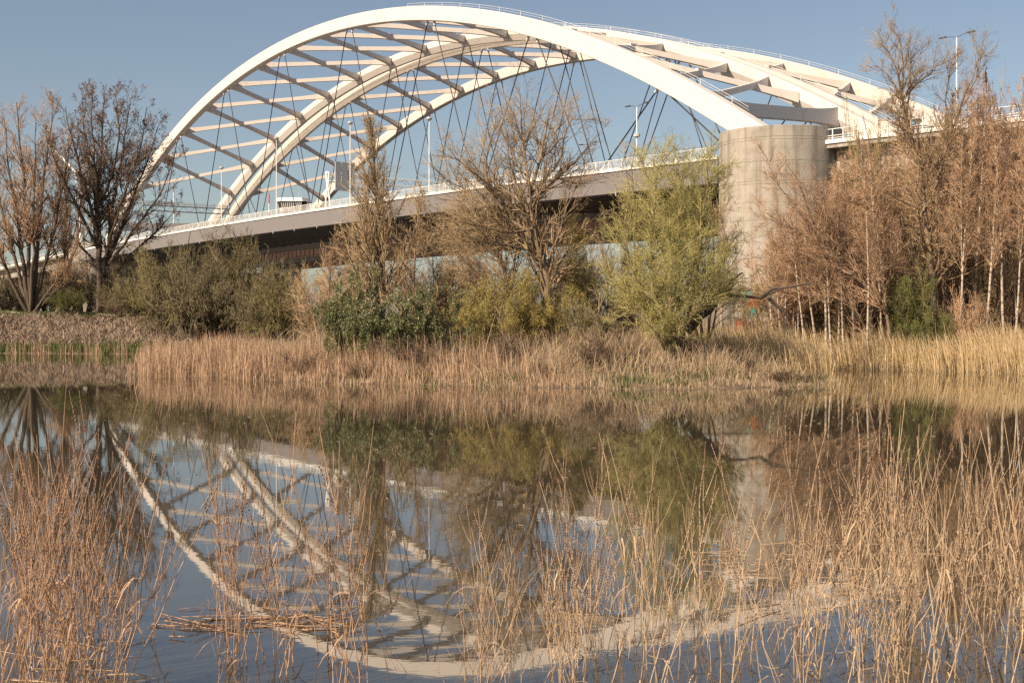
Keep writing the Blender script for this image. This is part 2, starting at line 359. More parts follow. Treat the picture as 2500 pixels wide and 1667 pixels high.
# ------------------------------------------------------------------ the two arch bridges
NODES = [-122.5 + 36.3 * i for i in range(8)]                   # hanger nodes on the arches
BR = [-122.5 + 18.15 * i for i in range(15)]                     # bracing nodes
def arch_bridge(tagname, label, wa, wb, w0, w1, steel, deckmat, near):
    root = empty('arch_bridge', (BX, BY, 0), -TH, label, 'bridge')
    S = np.linspace(-153, 159, 140)
    RW = 1.9
    for wi, w in enumerate((wa, wb)):
        zb = arch_z(S); zt = zb + arch_d(S); c = .12; mid_rib = (wi == 1) == near; ch = arch_d(S) * .45 if mid_rib else c; cw = .95 if mid_rib else c
        rings = np.stack([np.stack([S, np.full_like(S, ww), zz], -1) for ww, zz in
                 ((w, zb + ch), (w, zt - c), (w + c, zt), (w + RW - c, zt), (w + RW, zt - c), (w + RW, zb + c), (w + RW - c, zb), (w + cw, zb))], 1)
        mb = MB().sweep(rings); rib = mb.build('arch_rib', steel, root)
        # walkway handrail on the rib
        hr = MB(); Sr = np.linspace(48 if (near and wi == 0) else -140, 150, 30 if (near and wi == 0) else 73)
        for off in (RW - .15,):
            for hgt, r in ((.9, .024), (.45, .016)):
                hr.tube(np.stack([Sr, np.full_like(Sr, w + off), arch_z(Sr) + arch_d(Sr) + hgt], -1), r, 4)
            for s in Sr[::2]:
                zt_ = arch_z(s) + arch_d(s); hr.box(s - .03, s + .03, w + off - .025, w + off + .025, zt_ - .02, zt_ + .9)
        hr.build('handrail', M['rail'], rib)
        # splice flange strips that read as the seam of each rib segment
        for s in BR[::2]:
            sm = MB(); ss = s + 9
            z0 = arch_z(ss); z1 = z0 + arch_d(ss)
            sm.box(ss - .06, ss + .06, w - .015, w + RW + .015, z0 + (.5 * arch_d(ss) if mid_rib else .1), z1 + .012); sm.build('seam_plate', steel, rib)
        # hangers: an inverted V at every node
        for s in NODES:
            for sg in (-1, 1):
                st = s + sg * 1.3; sb_ = s + sg * 17.0
                if sb_ > 150: sb_ = 150.0
                zt_ = arch_z(st) - .1; wc = w + RW / 2
                p0 = V3(st, wc, zt_); p1 = V3(sb_, wc, deck_z(sb_) + .2)
                h = MB().tube([p0, p1], .12, 6).build('hanger', M['cable'], root)
                dv = (p1 - p0) / np.linalg.norm(p1 - p0)
                MB().tube([p1 - dv * 2.6, p1], .16, 8).build('sleeve', M['rail'], h)
                MB().bar(p0 - dv * .1, p0 + dv * .9, .22, .5, up=(0, 1, 0)).build('clevis', steel, h)
    # cross bracing: an X in every bay, with haunched ends
    def brace(sa, sb_, zoff, hmid=1.0, hend=1.9, wd=.9, nm='brace'):
        K = 15; t = np.linspace(0, 1, K)
        a = V3(sa, wa + RW - .1, arch_z(sa) + .5 * arch_d(sa)); b = V3(sb_, wb + .1, arch_z(sb_) + .5 * arch_d(sb_))
        Pm = a + t[:, None] * (b - a)
        hh = (hmid + (hend - hmid) * np.abs(2 * t - 1) ** 4) / 2; ww = (wd + .35 * np.abs(2 * t - 1) ** 5) / 2
        d = (b - a)[:2]; d /= np.linalg.norm(d); sd = V3(-d[1], d[0], 0)
        rings = np.stack([Pm + sd * (x * ww)[:, None] + V3(0, 0, 1) * (y * hh + zoff)[:, None] for x, y in ((-1, -1), (-1, 1), (1, 1), (1, -1))], 1)
        return MB().sweep(rings).build(nm, steel, root), (a + b) / 2
    for i in range(len(BR) - 1):
        _, m1 = brace(BR[i], BR[i + 1], 0.0)
        o2, m2 = brace(BR[i + 1], BR[i], .006)
        MB().box(m2[0] - .75, m2[0] + .75, m2[1] - .75, m2[1] + .75, m2[2] - .72, m2[2] + .72).build('gusset', steel, root)
    brace(140.5, 124.0, .3, 1.1, 2.2); brace(143.0, 140.0, -.2, 2.1, 3.4, 1.4, 'portal_beam'); brace(-144, -142, -.5, 2.3, 3.6, 1.5, 'portal_beam')
    # deck
    Sd = np.linspace(-168, 150 if near else 165, 90); zd = deck_z(Sd)
    def strip(wA, wB, zo0, zo1, nm, mat, par):
        rings = np.stack([np.stack([Sd, np.full_like(Sd, ww), zd + zz], -1) for ww, zz in ((wA, zo0), (wA, zo1), (wB, zo1), (wB, zo0))], 1)
        return MB().sweep(rings).build(nm, mat, par)
    deck = strip(w0 + .5, w1 - .5, -1.3, -.15, 'deck', M['soffit'], root)
    strip(w0 + 6.5, w1 - 6.5, -.149, -.05, 'carriageway', M['asphalt'], deck)
    depth = 3.9 if near else 6.0
    for (a, b_, nm) in ((w0, w0 + 1.6, 'edge_girder'), (w1 - 1.6, w1, 'edge_girder')):
        strip(a, b_, -depth, -.35, nm, deckmat, root)
    strip(w0 - .25, w0 + .6, -.35, 0.02, 'ledge', M['rail'], root)
    strip(w1 - .6, w1 + .25, -.35, 0.02, 'ledge', M['rail'], root)
    if near:
        jm = MB().box(-.05, .05, w0 - .012, w0 + .2, -depth + .03, -.36).mesh('panel_joint'); jm.materials.append(M['soffit'])
        dm = MB().box(-.09, .09, w0 - .1, w0 + .1, -depth - .45, -depth + .25).mesh('drain_spout'); dm.materials.append(M['galv'])
        for s in np.arange(-158, 148, 12.1):
            o = link('panel_joint', jm, None, root); o.location = (s, 0, deck_z(s))
            o = link('drain_spout', dm, None, root); o.location = (s + 6, 0, deck_z(s + 6))
    if not near:
        strip(w0 + 3.0, w0 + 5.5, -7.2, -1.3, 'box_girder', M['soffit'], root)
        g0 = strip(w0 - .35, w0 + .3, -depth - .12, -depth + .12, 'bottom_flange', deckmat, root)
        strip(w0 - .3, w0 + .3, -1.75, -1.5, 'top_flange', deckmat, root)
        st_me = None
        for s in np.arange(-150, 160, 3.0):
            if st_me is None:
                st_me = MB().box(-.07, .07, -.28, .05, -depth + .13, -1.76).mesh('stiffener'); st_me.materials.append(M['brown_girder'])
            o = link('stiffener', st_me, None, root); o.location = (s, w0, deck_z(s))
    cb_me = MB().box(-.25, .25, w0 + 1.55, w1 - 1.55, -2.6, -1.28).mesh('cross_beam'); cb_me.materials.append(M['soffit'])
    for s in np.arange(-162, 148, 6.05):
        o = link('cross_beam', cb_me, None, root); o.location = (s, 0, deck_z(s))
    for k in range(5):
        ww = w0 + 3.5 + k * (w1 - w0 - 7) / 4
        if near: strip(ww - .15, ww + .15, -2.0, -1.29, 'stringer', M['soffit'], root)
    # edge railing: rails, posts and a dense infill of balusters
    for sgn, ww in ((1, w0), (-1, w1)):
        rl = MB()
        for hgt, r in ((1.5, .055), (.18, .04)):
            rl.tube(np.stack([Sd, np.full_like(Sd, ww), zd + hgt], -1), r, 4)
        rail = rl.build('railing', M['rail'], root)
        if sgn == 1:
            pm = MB().box(-.05, .05, -.05, .05, 0, 1.5).mesh('post'); pm.materials.append(M['rail'])
            for s in np.arange(-166, 149, 3.3):
                o = link('post', pm, None, rail); o.location = (s, ww, deck_z(s))
            ba = np.arange(-166, 149 if near else 164, .2); P = np.stack([np.stack([ba, np.full_like(ba, ww), deck_z(ba) + q], -1) for q in (.18, 1.5)], 1)
            V, F = tubes(P, np.full((len(ba), 2), .022), 3); o = MB().add(V, F).build('baluster_infill', M['rail'], rail); tag(o, kind='stuff')
    return root
bridge1 = arch_bridge('near', 'cream white arch bridge with mauve grey edge girder landing on the round pier', 0.0, 32.45, -4.68, 36.0, M['white_steel'], M['fascia'], True)
bridge2 = arch_bridge('far', 'older rust-patched white arch bridge with brown girder behind the cream white one', 37.87, 66.9, 37.2, 71.5, M['rusty_steel'], M['brown_girder'], False)

# ------------------------------------------------------------------ piers
def round_pier(label, s, w, r, top, group=None):
    x, y = b2w(s, w); z0 = -4.0
    root = empty('bridge_pier', (x, y, 0), -TH, label, 'pier', group)
    js = [z0, 3.9, 6.9, 9.8, 12.7, 15.4, 18.5, 21.0, 23.6, 24.0, 26.8, 29.8, 30.2, top]
    for a, b_ in zip(js[:-1], js[1:]):
        e = .045
        MB().lathe([(r - e, a), (r, a + e), (r, b_ - e), (r - e, b_)], 128).build('concrete_lift', M['concrete'], root, False)
    return root
round_pier('massive round concrete pier with faint pour joints beneath the cream white arch foot', 157.0, 1.3, 9.0, 31.8)
round_pier('round concrete pier at the inner foot of the cream white arch, behind the birch thicket', 158.0, 33.6, 7.0, 30.6)
round_pier('distant round concrete pier behind the bare trees on the dike', -170.0, 1.3, 9.5, 31.0)
round_pier('distant concrete pier between the two arch bridges on the far bank', -163.0, 35.5, 7.0, 28.0)
round_pier('distant concrete pier under the far end of the rust-patched arch bridge', -160.0, 68.5, 7.0, 25.5)
def wall_pier(label, s, w0, w1, th, top, base=-4):
    x, y = b2w(s, (w0 + w1) / 2); root = empty('pier_wall', (x, y, 0), -TH, label, 'wall')
    hw = (w1 - w0) / 2; js = np.linspace(base, top, 8)
    for a, b_ in zip(js[:-1], js[1:]):
        MB().box(-th / 2, th / 2, -hw, hw, a + .03, b_).build('concrete_lift', M['concrete'], root)
    MB().box(-th / 2 + .05, th / 2 - .05, -hw + .05, hw - .05, base, top - .05).build('core', M['concrete'], root)
wall_pier('long concrete cross wall joining the distant piers under the cream white bridge', -163, 9, 30, 5, 24.3)
wall_pier('concrete cross wall between the distant piers under the rust-patched bridge', -161, 42, 62, 5, 21.5)
wall_pier('concrete cross wall behind the round pier, in its shade', 160, 9, 28, 5, 24.0)

# ------------------------------------------------------------------ approach viaducts
def approach(label, sa, sb_, cols, WE=-4.7, lift=0.0):
    root = empty('approach_viaduct', (BX, BY, 0), -TH, label, 'viaduct')
    S = np.linspace(sa, sb_, 40)
    def zz(s):
        T = abs(2 * s / SPAN); return lift + (deck_z(s) if T < 1.5 else deck_z(1.5 * SPAN / 2) - (abs(s) - 1.5 * SPAN / 2) * .027)
    zd = np.array([zz(s) for s in S])
    def strip(wA, wB, z0, z1, nm, mat, par=root):
        rings = np.stack([np.stack([S, np.full_like(S, ww), zd + q], -1) for ww, q in ((wA, z0), (wA, z1), (wB, z1), (wB, z0))], 1)
        return MB().sweep(rings).build(nm, mat, par)
    strip(WE, 72, -1.1, -.15, 'deck', M['concrete'])
    strip(WE - .25, WE + .7, -.5, .03, 'ledge', M['rail'])
    for ww in (WE + 2.2, 14, 30, 44, 60): strip(ww, ww + 2.2, -4.6, -1.09, 'girder', M['concrete'])
    rl = MB()
    for h, r in ((1.55, .06), (.62, .055), (.3, .05)): rl.tube(np.stack([S, np.full_like(S, WE + .2), zd + h], -1), r, 4)
    rail = rl.build('railing', M['rail'], root)
    pm = MB().box(-.07, .07, -.06, .06, 0, 1.55).mesh('post'); pm.materials.append(M['rail'])
    for s in np.arange(min(sa, sb_) + 1, max(sa, sb_), 1.9):
        if abs(s) < 330: o = link('post', pm, None, rail); o.location = (s, WE + .2, zz(s))
    for s in cols:
        for ww in (WE + 3.3, 31, 61):
            z = zz(s) - 4.55
            MB().lathe([(1.6, -3), (1.6, z)], 20, (s, ww)).build('column', M['concrete'], root, False)
        MB().box(s - 1.3, s + 1.3, WE + 1.5, 66, zz(s) - 6.2, zz(s) - 4.5).build('cap_beam', M['concrete'], root)
    return root
approach('concrete approach viaduct with pale post railing climbing away behind the birch thicket', 164.0, 330, [203, 243], 1.0, 1.35)
approach('distant concrete approach viaduct on slim columns beyond the bare dike trees', -172, -520, [-205, -245, -285, -330, -380])

# ------------------------------------------------------------------ things on the bridge
def lamp_mast(s, w, h, kind, label):
    x, y = b2w(s, w); z = deck_z(s) - .1 if abs(s) < 165 else deck_z(s)
    root = empty('lamp_mast', (x, y, z), -TH, label, 'lamp post', 'lamp masts along the bridge deck')
    MB().tube([(0, 0, -.1), (0, 0, h)], [.15, .09], 8).build('pole', M['rail'], root)
    MB().lathe([(.26, -.1), (.26, .5), (.2, .55)], 10).build('base_plate', M['galv'], root)
    if kind == 'double':
        MB().tube([(-1.9, 0, h + .35), (-.9, 0, h + .25), (0, 0, h), (.9, 0, h + .25), (1.9, 0, h + .35)], .05, 5).build('arm', M['dark_metal'], root)
        for q in (-1, 1):
            MB().box(q * 2.3 - .55, q * 2.3 + .55, -.22, .22, h + .3, h + .46).build('lamp_head', M['dark_metal'], root)
    else:
        MB().lathe([(.12, h - .5), (.5, h - .25), (.62, h), (.5, h + .22), (.1, h + .3)], 12).build('lamp_head', M['galv'], root)
    return root
lamp_mast(129, -2.5, 10.2, 'double', 'white two-armed lamp mast with a cable collar beside the round pier')
lamp_mast(64, -2.5, 15.8, 'ball', 'pale lamp mast with a drum-shaped head beside a two-armed one')
lamp_mast(70, 34, 12.5, 'double', 'slim two-armed lamp mast behind the drum-headed one')
lamp_mast(29.7, -2.5, 19, 'ball', 'tall pale lamp mast in front of the conical bare tree')
lamp_mast(-9.6, -2.5, 20, 'ball', 'tall pale mast before the crossing of the two middle arch ribs')
lamp_mast(-45, -2.5, 16, 'ball', 'pale lamp mast near the low end of the inner rib')
lamp_mast(96, 36, 8, 'double', 'short floodlight mast on the deck behind the big bare willow')
lamp_mast(178, 14, 15.6, 'double', 'white two-armed lamp mast on the approach viaduct above the birches')
def collar():
    x, y = b2w(129, -2.5)
    r = [o for o in bpy.data.objects if o.name == 'lamp_mast'][0]
    MB().lathe([(.15, 5.2), (.55, 5.35), (.55, 5.75), (.15, 5.9)], 10).build('collar', M['galv'], r)
    MB().box(.15, .7, -.3, .3, .8, 1.9).build('cabinet', M['galv'], r)
collar()

def sign_gantry():
    s = 20.0; zd = deck_z(s); x, y = b2w(s, -3.2)
    root = empty('sign_gantry', (x, y, zd), -TH, 'white road sign gantry with a hourglass leg, truss beam and grey sign backs', 'gantry')
    for q in (-1, 1):
        leg = MB().tube([(q * 1.5, 0, -.3), (q * .22, 0, 5.0), (q * .75, 0, 8.6)], [.2, .22, .3], 8); leg.build('leg', M['rail'], root)
    MB().box(-.75, .75, -.28, .28, 8.3, 8.7).build('saddle', M['rail'], root)
    for zz in (6.4, 8.0):
        for q in (-.8, .8): MB().tube([(q, 0, zz), (q, 32, zz)], .09, 5).build('chord', M['rail'], root)
    tb = MB()
    for k in range(16):
        for q in (-.8, .8):
            tb.tube([(q, 2 * k, 6.4 if k % 2 else 8.0), (q, 2 * k + 2, 8.0 if k % 2 else 6.4)], .05, 4)
        tb.tube([(-.8, 2 * k, 6.4), (.8, 2 * k, 6.4)], .05, 4)
    tb.build('lattice', M['galv'], root)
    for k in range(3):
        MB().box(1.0, 1.25, 1.3 + k * 1.75, 2.85 + k * 1.75, 4.3, 11.0).build('sign_panel', M['sign_back'], root)
        MB().box(.82, 1.0, 2.0 + k * 1.75, 2.2 + k * 1.75, 4.5, 10.8).build('sign_bracket', M['galv'], root)
    for q in (-1, 1):
        MB().tube([(q * .7, 32, -.3), (q * .3, 32, 8.2)], .2, 6).build('leg', M['rail'], root)
sign_gantry()

def walkway_gantry():
    s = -122.0; x, y = b2w(s, 2.0); z = 41.5
    root = empty('inspection_walkway', (x, y, z), -TH, 'grey steel inspection walkway hung between the ribs near the far arch foot', 'walkway')
    MB().box(-.9, .9, 0, 30, -.25, 0).build('floor_plate', M['galv'], root)
    for q in (-.9, .9):
        m = MB()
        for h in (.55, 1.1): m.tube([(q, 0, h), (q, 30, h)], .06, 4)
        for k in range(16): m.box(q - .05, q + .05, 2 * k - .05, 2 * k + .05, -.2, 1.1)
        m.build('guard_rail', M['galv'], root)
    MB().box(-.5, .5, 0, 30, -2.0, -1.7).build('lower_beam', M['galv'], root)
    m = MB()
    for k in range(15): m.tube([(0, 2 * k, -.25 if k % 2 else -1.75), (0, 2 * k + 2, -1.75 if k % 2 else -.25)], .06, 4)
    m.build('lattice', M['galv'], root)
    for yy in (.3, 29.7):
        MB().box(-.15, .15, yy - .15, yy + .15, -2, 4.8).build('hanger_post', M['galv'], root)
walkway_gantry()

def striped_mast(px, D, y0, y1, label):
    x = pxX(px, D); z0 = 0; z1 = pyZ(y0, D)
    root = empty('striped_mast', (x, D, 0), 0, label, 'mast', 'red and white radio masts')
    n = 14; zz = np.linspace(0, z1, n + 1)
    for k in range(n):
        MB().lathe([(.22, zz[k]), (.22, zz[k + 1])], 8).build('mast_band', M['red_paint'] if k % 2 else M['rail'], root)
striped_mast(657, 520, 473, 520, 'thin red and white striped mast beside the white control tower')
striped_mast(424, 540, 445, 560, 'thin red and white striped mast beyond the inspection walkway')

def control_tower():
    D = 455.0; x = pxX(716, D); zt = pyZ(485, D); zb = pyZ(512, D)
    root = empty('control_tower', (x, D, 0), 0, 'white control tower cabin with a row of slanted dark windows behind the deck railing', 'tower')
    MB().box(-2.6, 2.6, -2.6, 2.6, -3, zb - .8).build('shaft', M['concrete'], root)
    def ring(hx, hy, z): return [(-hx, -hy * .5, z), (-hx * .7, -hy, z), (hx * .7, -hy, z), (hx, -hy * .5, z), (hx, hy, z), (-hx, hy, z)]
    MB().sweep(np.array([ring(4.2, 3.4, zb - 1), ring(4.9, 4.0, zb + .4)])).build('cabin_base', M['rail'], root)
    MB().sweep(np.array([ring(4.6, 3.7, zb + .4), ring(5.3, 4.3, zt - 1.3)])).build('window_band', M['glass'], root)
    MB().sweep(np.array([ring(5.7, 4.7, zt - 1.3), ring(5.2, 4.2, zt)])).build('roof', M['rail'], root)
    for t in np.linspace(-.95, .95, 11):
        xa = t * 3.3; MB().bar((xa, -3.72, zb + .4), (xa * 1.13, -4.34, zt - 1.3), .28, .15, up=(0, -1, 0)).build('mullion', M['rail'], root)
    for q in (-1, 1):
        for t in (.25, .6, .95):
            MB().bar((q * (4.62 - .0), -3.7 * .5 + 5.4 * (t - .2), zb + .4), (q * 5.33, -4.3 * .5 + 6.2 * (t - .2), zt - 1.3), .28, .15, up=(q, 0, 0)).build('mullion', M['rail'], root)
    MB().tube([(2, 0, zt), (2, 0, zt + 4)], .08, 5).build('aerial', M['galv'], root)
control_tower()

def wind_turbine():
    D = 860.0; x = pxX(186, D); z = pyZ(424, D)
    root = empty('wind_turbine', (x, D, 0), 0, 'white wind turbine with two blades raised in a V behind the bare dike trees', 'wind turbine')
    MB().tube([(2.5, 3.5, 0), (2.5, 3.5, z - 1)], [2.4, 1.4], 16).build('tower', M['rail'], root, True)
    MB().lathe([(.2, -2.2), (1.5, -1.2), (1.7, 0), (1.4, 1.6)], 12).build('hub', M['rail'], root).location = (0, 0, z)
    MB().bar((-.4, -.6, z), (4.6, 6.4, z + .2), 3.2, 3.4).build('nacelle', M['rail'], root)
    ax = V3(.75, 0.0, 0) ; right = V3(.70, -.71, 0)
    for a in (62, 180, -60):
        d = V3(0, 0, 1) * math.cos(math.radians(a)) + right * math.sin(math.radians(a)); e = np.cross(d, np.cross(right, V3(0, 0, 1)))
        nrm = np.cross(d, e); K = 9; t = np.linspace(0, 1, K); ch = np.interp(t, [0, .08, .22, 1], [1.2, 1.4, 2.6, .5]); th = np.interp(t, [0, .2, 1], [1.1, .7, .12])
        Pm = V3(0, 0, z) + d * (1.0 + t * 36)[:, None]
        rings = np.stack([Pm + e * (u * ch)[:, None] + nrm * (v * th)[:, None] for u, v in ((-.4, 0), (-.1, .5), (.6, 0), (-.1, -.5))], 1)
        MB().sweep(rings).build('blade', M['rail'], root, True)
wind_turbine()

# ------------------------------------------------------------------ plants
def unit(v): return v / (np.linalg.norm(v, axis=-1, keepdims=True) + 1e-9)

def grow(rng, start, dirv, length, rad, levels):
    """levels: dicts K wob trop taper | kids t0 t1 ang asd lr fall rr rmin -> list of (P,R)"""
    out = []; S = np.atleast_2d(start).astype(float); Dv = unit(np.atleast_2d(dirv).astype(float)); Ln = np.atleast_1d(length).astype(float); Rd = np.atleast_1d(rad).astype(float)
    for li, lv in enumerate(levels):
        K = lv['K']; N = len(S); P = np.empty((N, K + 1, 3)); T = np.empty((N, K + 1, 3)); P[:, 0] = S; d = Dv.copy(); T[:, 0] = d
        for k in range(K):
            d = unit(d + rng.normal(0, lv['wob'], (N, 3)) + V3(0, 0, lv['trop']))
            P[:, k + 1] = P[:, k] + d * (Ln / K)[:, None]; T[:, k + 1] = d
        R = Rd[:, None] * (1 - (1 - lv.get('taper', .35)) * np.linspace(0, 1, K + 1)[None]); out.append((P, R))
        if li + 1 == len(levels): break
        c = lv['kids']; t = rng.uniform(lv['t0'], lv.get('t1', 1.0), (N, c)); t = np.sort(t, 1)
        f = t * K; i0 = np.minimum(f.astype(int), K - 1); fr = (f - i0)[..., None]
        n_ = np.arange(N)[:, None]
        S2 = P[n_, i0] * (1 - fr) + P[n_, i0 + 1] * fr; T2 = T[n_, i0 + 1]; R2 = R[n_, i0]
        ang = np.radians(rng.normal(lv['ang'], lv.get('asd', 10), (N, c)))
        rv = unit(np.cross(T2, rng.normal(size=(N, c, 3))))
        D2 = unit(T2 * np.cos(ang)[..., None] + rv * np.sin(ang)[..., None])
        L2 = Ln[:, None] * lv['lr'] * rng.uniform(.65, 1.25, (N, c)) * (1 - lv.get('fall', .4) * (t - lv['t0']) / (1 - lv['t0'] + 1e-6))
        R3 = np.maximum(R2 * lv.get('rr', .55), lv.get('rmin', .01))
        S, Dv, Ln, Rd = S2.reshape(-1, 3), D2.reshape(-1, 3), L2.ravel(), R3.ravel()
    return out

def fit_tree(out, H, halfw=None, anchor=0):
    """scale grown branches so that the crown reaches H and halfw"""
    tips = out[-1][0][:, -1]; zt = np.percentile(tips[:, 2], 99.7); k = H / zt
    if halfw: kx = halfw / max(1e-3, np.percentile(np.abs(tips[:, :2]), 96))
    else: kx = k
    for P, R in out: P[..., 2] *= k; P[..., :2] *= kx
    return out

def leaves(rng, P, n, size, aspect=2.2, spread=.15, tmin=0.0):
    """n diamond leaves scattered along branches P (N,K,3)"""
    N, K, _ = P.shape; i = rng.integers(0, N, n); t = rng.uniform(tmin, 1, n) * (K - 1); k = np.minimum(t.astype(int), K - 2); f = (t - k)[:, None]
    c = P[i, k] * (1 - f) + P[i, k + 1] * f + rng.normal(0, spread, (n, 3))
    a = unit(rng.normal(size=(n, 3)) + V3(0, 0, .3)); b = unit(np.cross(a, rng.normal(size=(n, 3)))); s = size * rng.uniform(.6, 1.4, (n, 1))
    nn = np.cross(a, b)
    V = np.stack([c - a * s * .5, c + b * s * .5 / aspect + nn * s * .06, c + a * s * .5, c - b * s * .5 / aspect + nn * s * .06], 1)
    F = np.arange(n * 4).reshape(-1, 4); F = np.concatenate([F[:, [0, 1, 2]], F[:, [0, 2, 3]]])
    return V.reshape(-1, 3), F

def tree_meshes(out, ntrunk, sides=(7, 5, 4, 3, 3, 3), barkm=None, twigm=None, leaf=None):
    """-> list of (part name, mesh)"""
    a = MB(); b = MB()
    for i, (P, R) in enumerate(out):
        V, F = tubes(P, R, sides[min(i, len(sides) - 1)]); (a if i < ntrunk else b).add(V, F)
    tm = a.mesh('trunk'); smooth(tm); tm.materials.append(barkm); cm = b.mesh('crown'); cm.materials.append(twigm)
    parts = [('trunk', tm), ('crown', cm)]
    if leaf:
        nm, V, F, m = leaf; lm = mesh_np(nm, V, [F]); lm.materials.append(m); parts.append((nm, lm))
    return parts

def plant(name, parts, x, y, label, cat, group=None, rz=0.0, sc=(1, 1, 1), dz=-.15, tilt=(0, 0)):
    z = float(ground_z(x, y)) + dz
    root = empty(name, (x, y, z), rz, label, cat, group); root.scale = sc
    root.rotation_euler = (tilt[0], tilt[1], rz)
    for nm, me in parts: link(nm, me, None, root)
    return root

def gz(px, D): return float(ground_z(pxX(px, D), D))
def hgt(px, D, ytop): return pyZ(ytop, D) - gz(px, D)

# -- trees drawn limb by limb: limbs as world polylines (px, py, depth offset) in the tree's own plane
def limb_tree(rng, px0, D, limbs, dens=(9, 7, 5), twig=.017, lr1=.28, trop=.06, ang=38, t0=.25, sub_t=.1):
    """limbs: list of ([(px,py,dy)...], r0, r1); returns branch levels relative to the base"""
    x0 = pxX(px0, D); z0 = gz(px0, D)
    lv0 = []; starts = []; dirs = []; lens = []; rads = []
    K = 12
    for pts, r0, r1 in limbs:
        Q = np.array([(pxX(a, D + c) - x0, c, pyZ(b, D + c) - z0) for a, b, c in pts])
        if pts[0][1] >= 740: Q[0, 2] = -.25
        seg = np.concatenate([[0], np.cumsum(np.linalg.norm(np.diff(Q, axis=0), axis=1))]); t = np.linspace(0, seg[-1], K + 1)
        # smooth the polyline
        P = np.stack([np.interp(t, seg, Q[:, i]) for i in range(3)], -1)
        for _ in range(2): P[1:-1] = .25 * P[:-2] + .5 * P[1:-1] + .25 * P[2:]
        P[1:-1] += rng.normal(0, .012 * seg[-1] / 3, (K - 1, 3)); lv0.append((P, np.linspace(r0, r1, K + 1)))
        L = seg[-1]; n = max(3, int(dens[0] * L / 6))
        for q in rng.uniform(t0, 1.0, n):
            k = min(int(q * K), K - 1); T = unit(P[k + 1] - P[k]); a = math.radians(rng.normal(ang, 10)); rv = unit(np.cross(T, rng.normal(size=3)))
            starts.append(P[k] + (P[k + 1] - P[k]) * (q * K - k)); dirs.append(T * math.cos(a) + rv * math.sin(a)); lens.append((2.2 + lr1 * L) * rng.uniform(.6, 1.2) * (1.15 - .5 * q)); rads.append(max(.03, .45 * np.interp(q, [0, 1], [r0, r1])))
    P0 = np.stack([p for p, _ in lv0]); R0 = np.stack([r for _, r in lv0])
    lv = [dict(K=6, wob=.12, trop=trop, taper=.3, kids=dens[1], t0=.12, ang=36, asd=12, lr=.5, fall=.35, rr=.6, rmin=twig),
          dict(K=3, wob=.13, trop=trop, taper=.5, kids=dens[2], t0=sub_t, ang=36, asd=14, lr=.6, fall=.3, rr=.8, rmin=twig * .8),
          dict(K=1, wob=.12, trop=trop, taper=.4)]
    return [(P0, R0)] + grow(rng, np.array(starts), np.array(dirs), np.array(lens), np.array(rads), lv)

# -- broad rounded bare tree on the dike
rng = np.random.default_rng(5)
def round_tree(rng, H, hw, stems=3, dens=(9, 8, 7, 4), lean=.16, r0=.55, twig=.028):
    ang = rng.uniform(0, 6.28) + np.arange(stems) * 6.28 / stems
    ln = lean * rng.uniform(.25, 1.15, stems); d = np.stack([np.cos(ang) * ln, np.sin(ang) * ln, np.ones(stems)], 1); st = np.stack([np.cos(ang) * r0 * .7, np.sin(ang) * r0 * .7, -.3 * np.ones(stems)], 1)
    lv = [dict(K=10, wob=.07, trop=.06, taper=.25, kids=dens[0], t0=.22, ang=38, asd=9, lr=.62, fall=.45, rr=.6, rmin=.08),
          dict(K=7, wob=.10, trop=.10, taper=.25, kids=dens[1], t0=.2, ang=34, asd=10, lr=.50, fall=.45, rr=.6, rmin=.04),
          dict(K=5, wob=.12, trop=.10, taper=.3, kids=dens[2], t0=.15, ang=36, asd=12, lr=.52, fall=.4, rr=.65, rmin=twig),
          dict(K=3, wob=.13, trop=.08, taper=.5, kids=dens[3], t0=.15, ang=36, asd=14, lr=.55, fall=.3, rr=.8, rmin=twig * .8),
          dict(K=1, wob=.12, trop=.08, taper=.4)]
    return fit_tree(grow(rng, st, d, np.full(stems, 20.) * rng.uniform(.85, 1.1, stems), np.full(stems, r0), lv), H, hw)
D = 205; B0 = (247, 760, 0)
LR = [([B0, (240, 600, 0), (238, 480, 0), (250, 340, 1), (255, 235, 1)], .62, .06), ([(250, 760, 1), (262, 640, 1), (275, 500, 1), (300, 370, 2), (318, 250, 2)], .5, .06),
      ([(241, 590, 0), (215, 470, -2), (180, 360, -3), (160, 262, -3)], .34, .05), ([(240, 560, 0), (225, 440, 3), (205, 320, 4), (200, 240, 4)], .3, .05), ([(240, 610, 0), (190, 510, -4), (140, 410, -5), (112, 330, -5)], .3, .05),
      ([(262, 640, 1), (310, 520, 3), (350, 420, 4), (385, 310, 4)], .34, .05), ([(270, 560, 1), (320, 430, -3), (350, 340, -4), (358, 262, -4)], .3, .05), ([(262, 650, 1), (330, 560, -3), (390, 480, -4), (425, 390, -4)], .28, .05),
      ([(250, 700, 0), (320, 620, 4), (380, 570, 5), (430, 510, 5)], .24, .05), ([(240, 650, 0), (180, 580, 3), (130, 520, 4), (105, 450, 4)], .24, .05), ([(245, 500, 0), (285, 400, -5), (290, 300, -6), (282, 232, -6)], .26, .05), ([(240, 520, 0), (235, 420, -5), (225, 330, -6), (225, 228, -6)], .24, .05), ([(260, 620, 0), (300, 480, -6), (330, 400, -6), (400, 350, -6)], .22, .05)]
o = limb_tree(rng, 247, D, LR, (7, 7, 5), .023, lr1=.10, trop=.07, ang=34, t0=.22)
parts = tree_meshes(o, 2, sides=(8, 4, 3, 3), barkm=M['bark_dark'], twigm=M['twig_dark'], leaf=('buds', *leaves(rng, o[-1][0], 9000, .28, 2.0, .03, .7), M['bud_red']))
plant('bare_tree', parts, pxX(247, D), D, 'tall round-crowned bare dark tree with red buds in front of the arch foot', 'tree', dz=0)
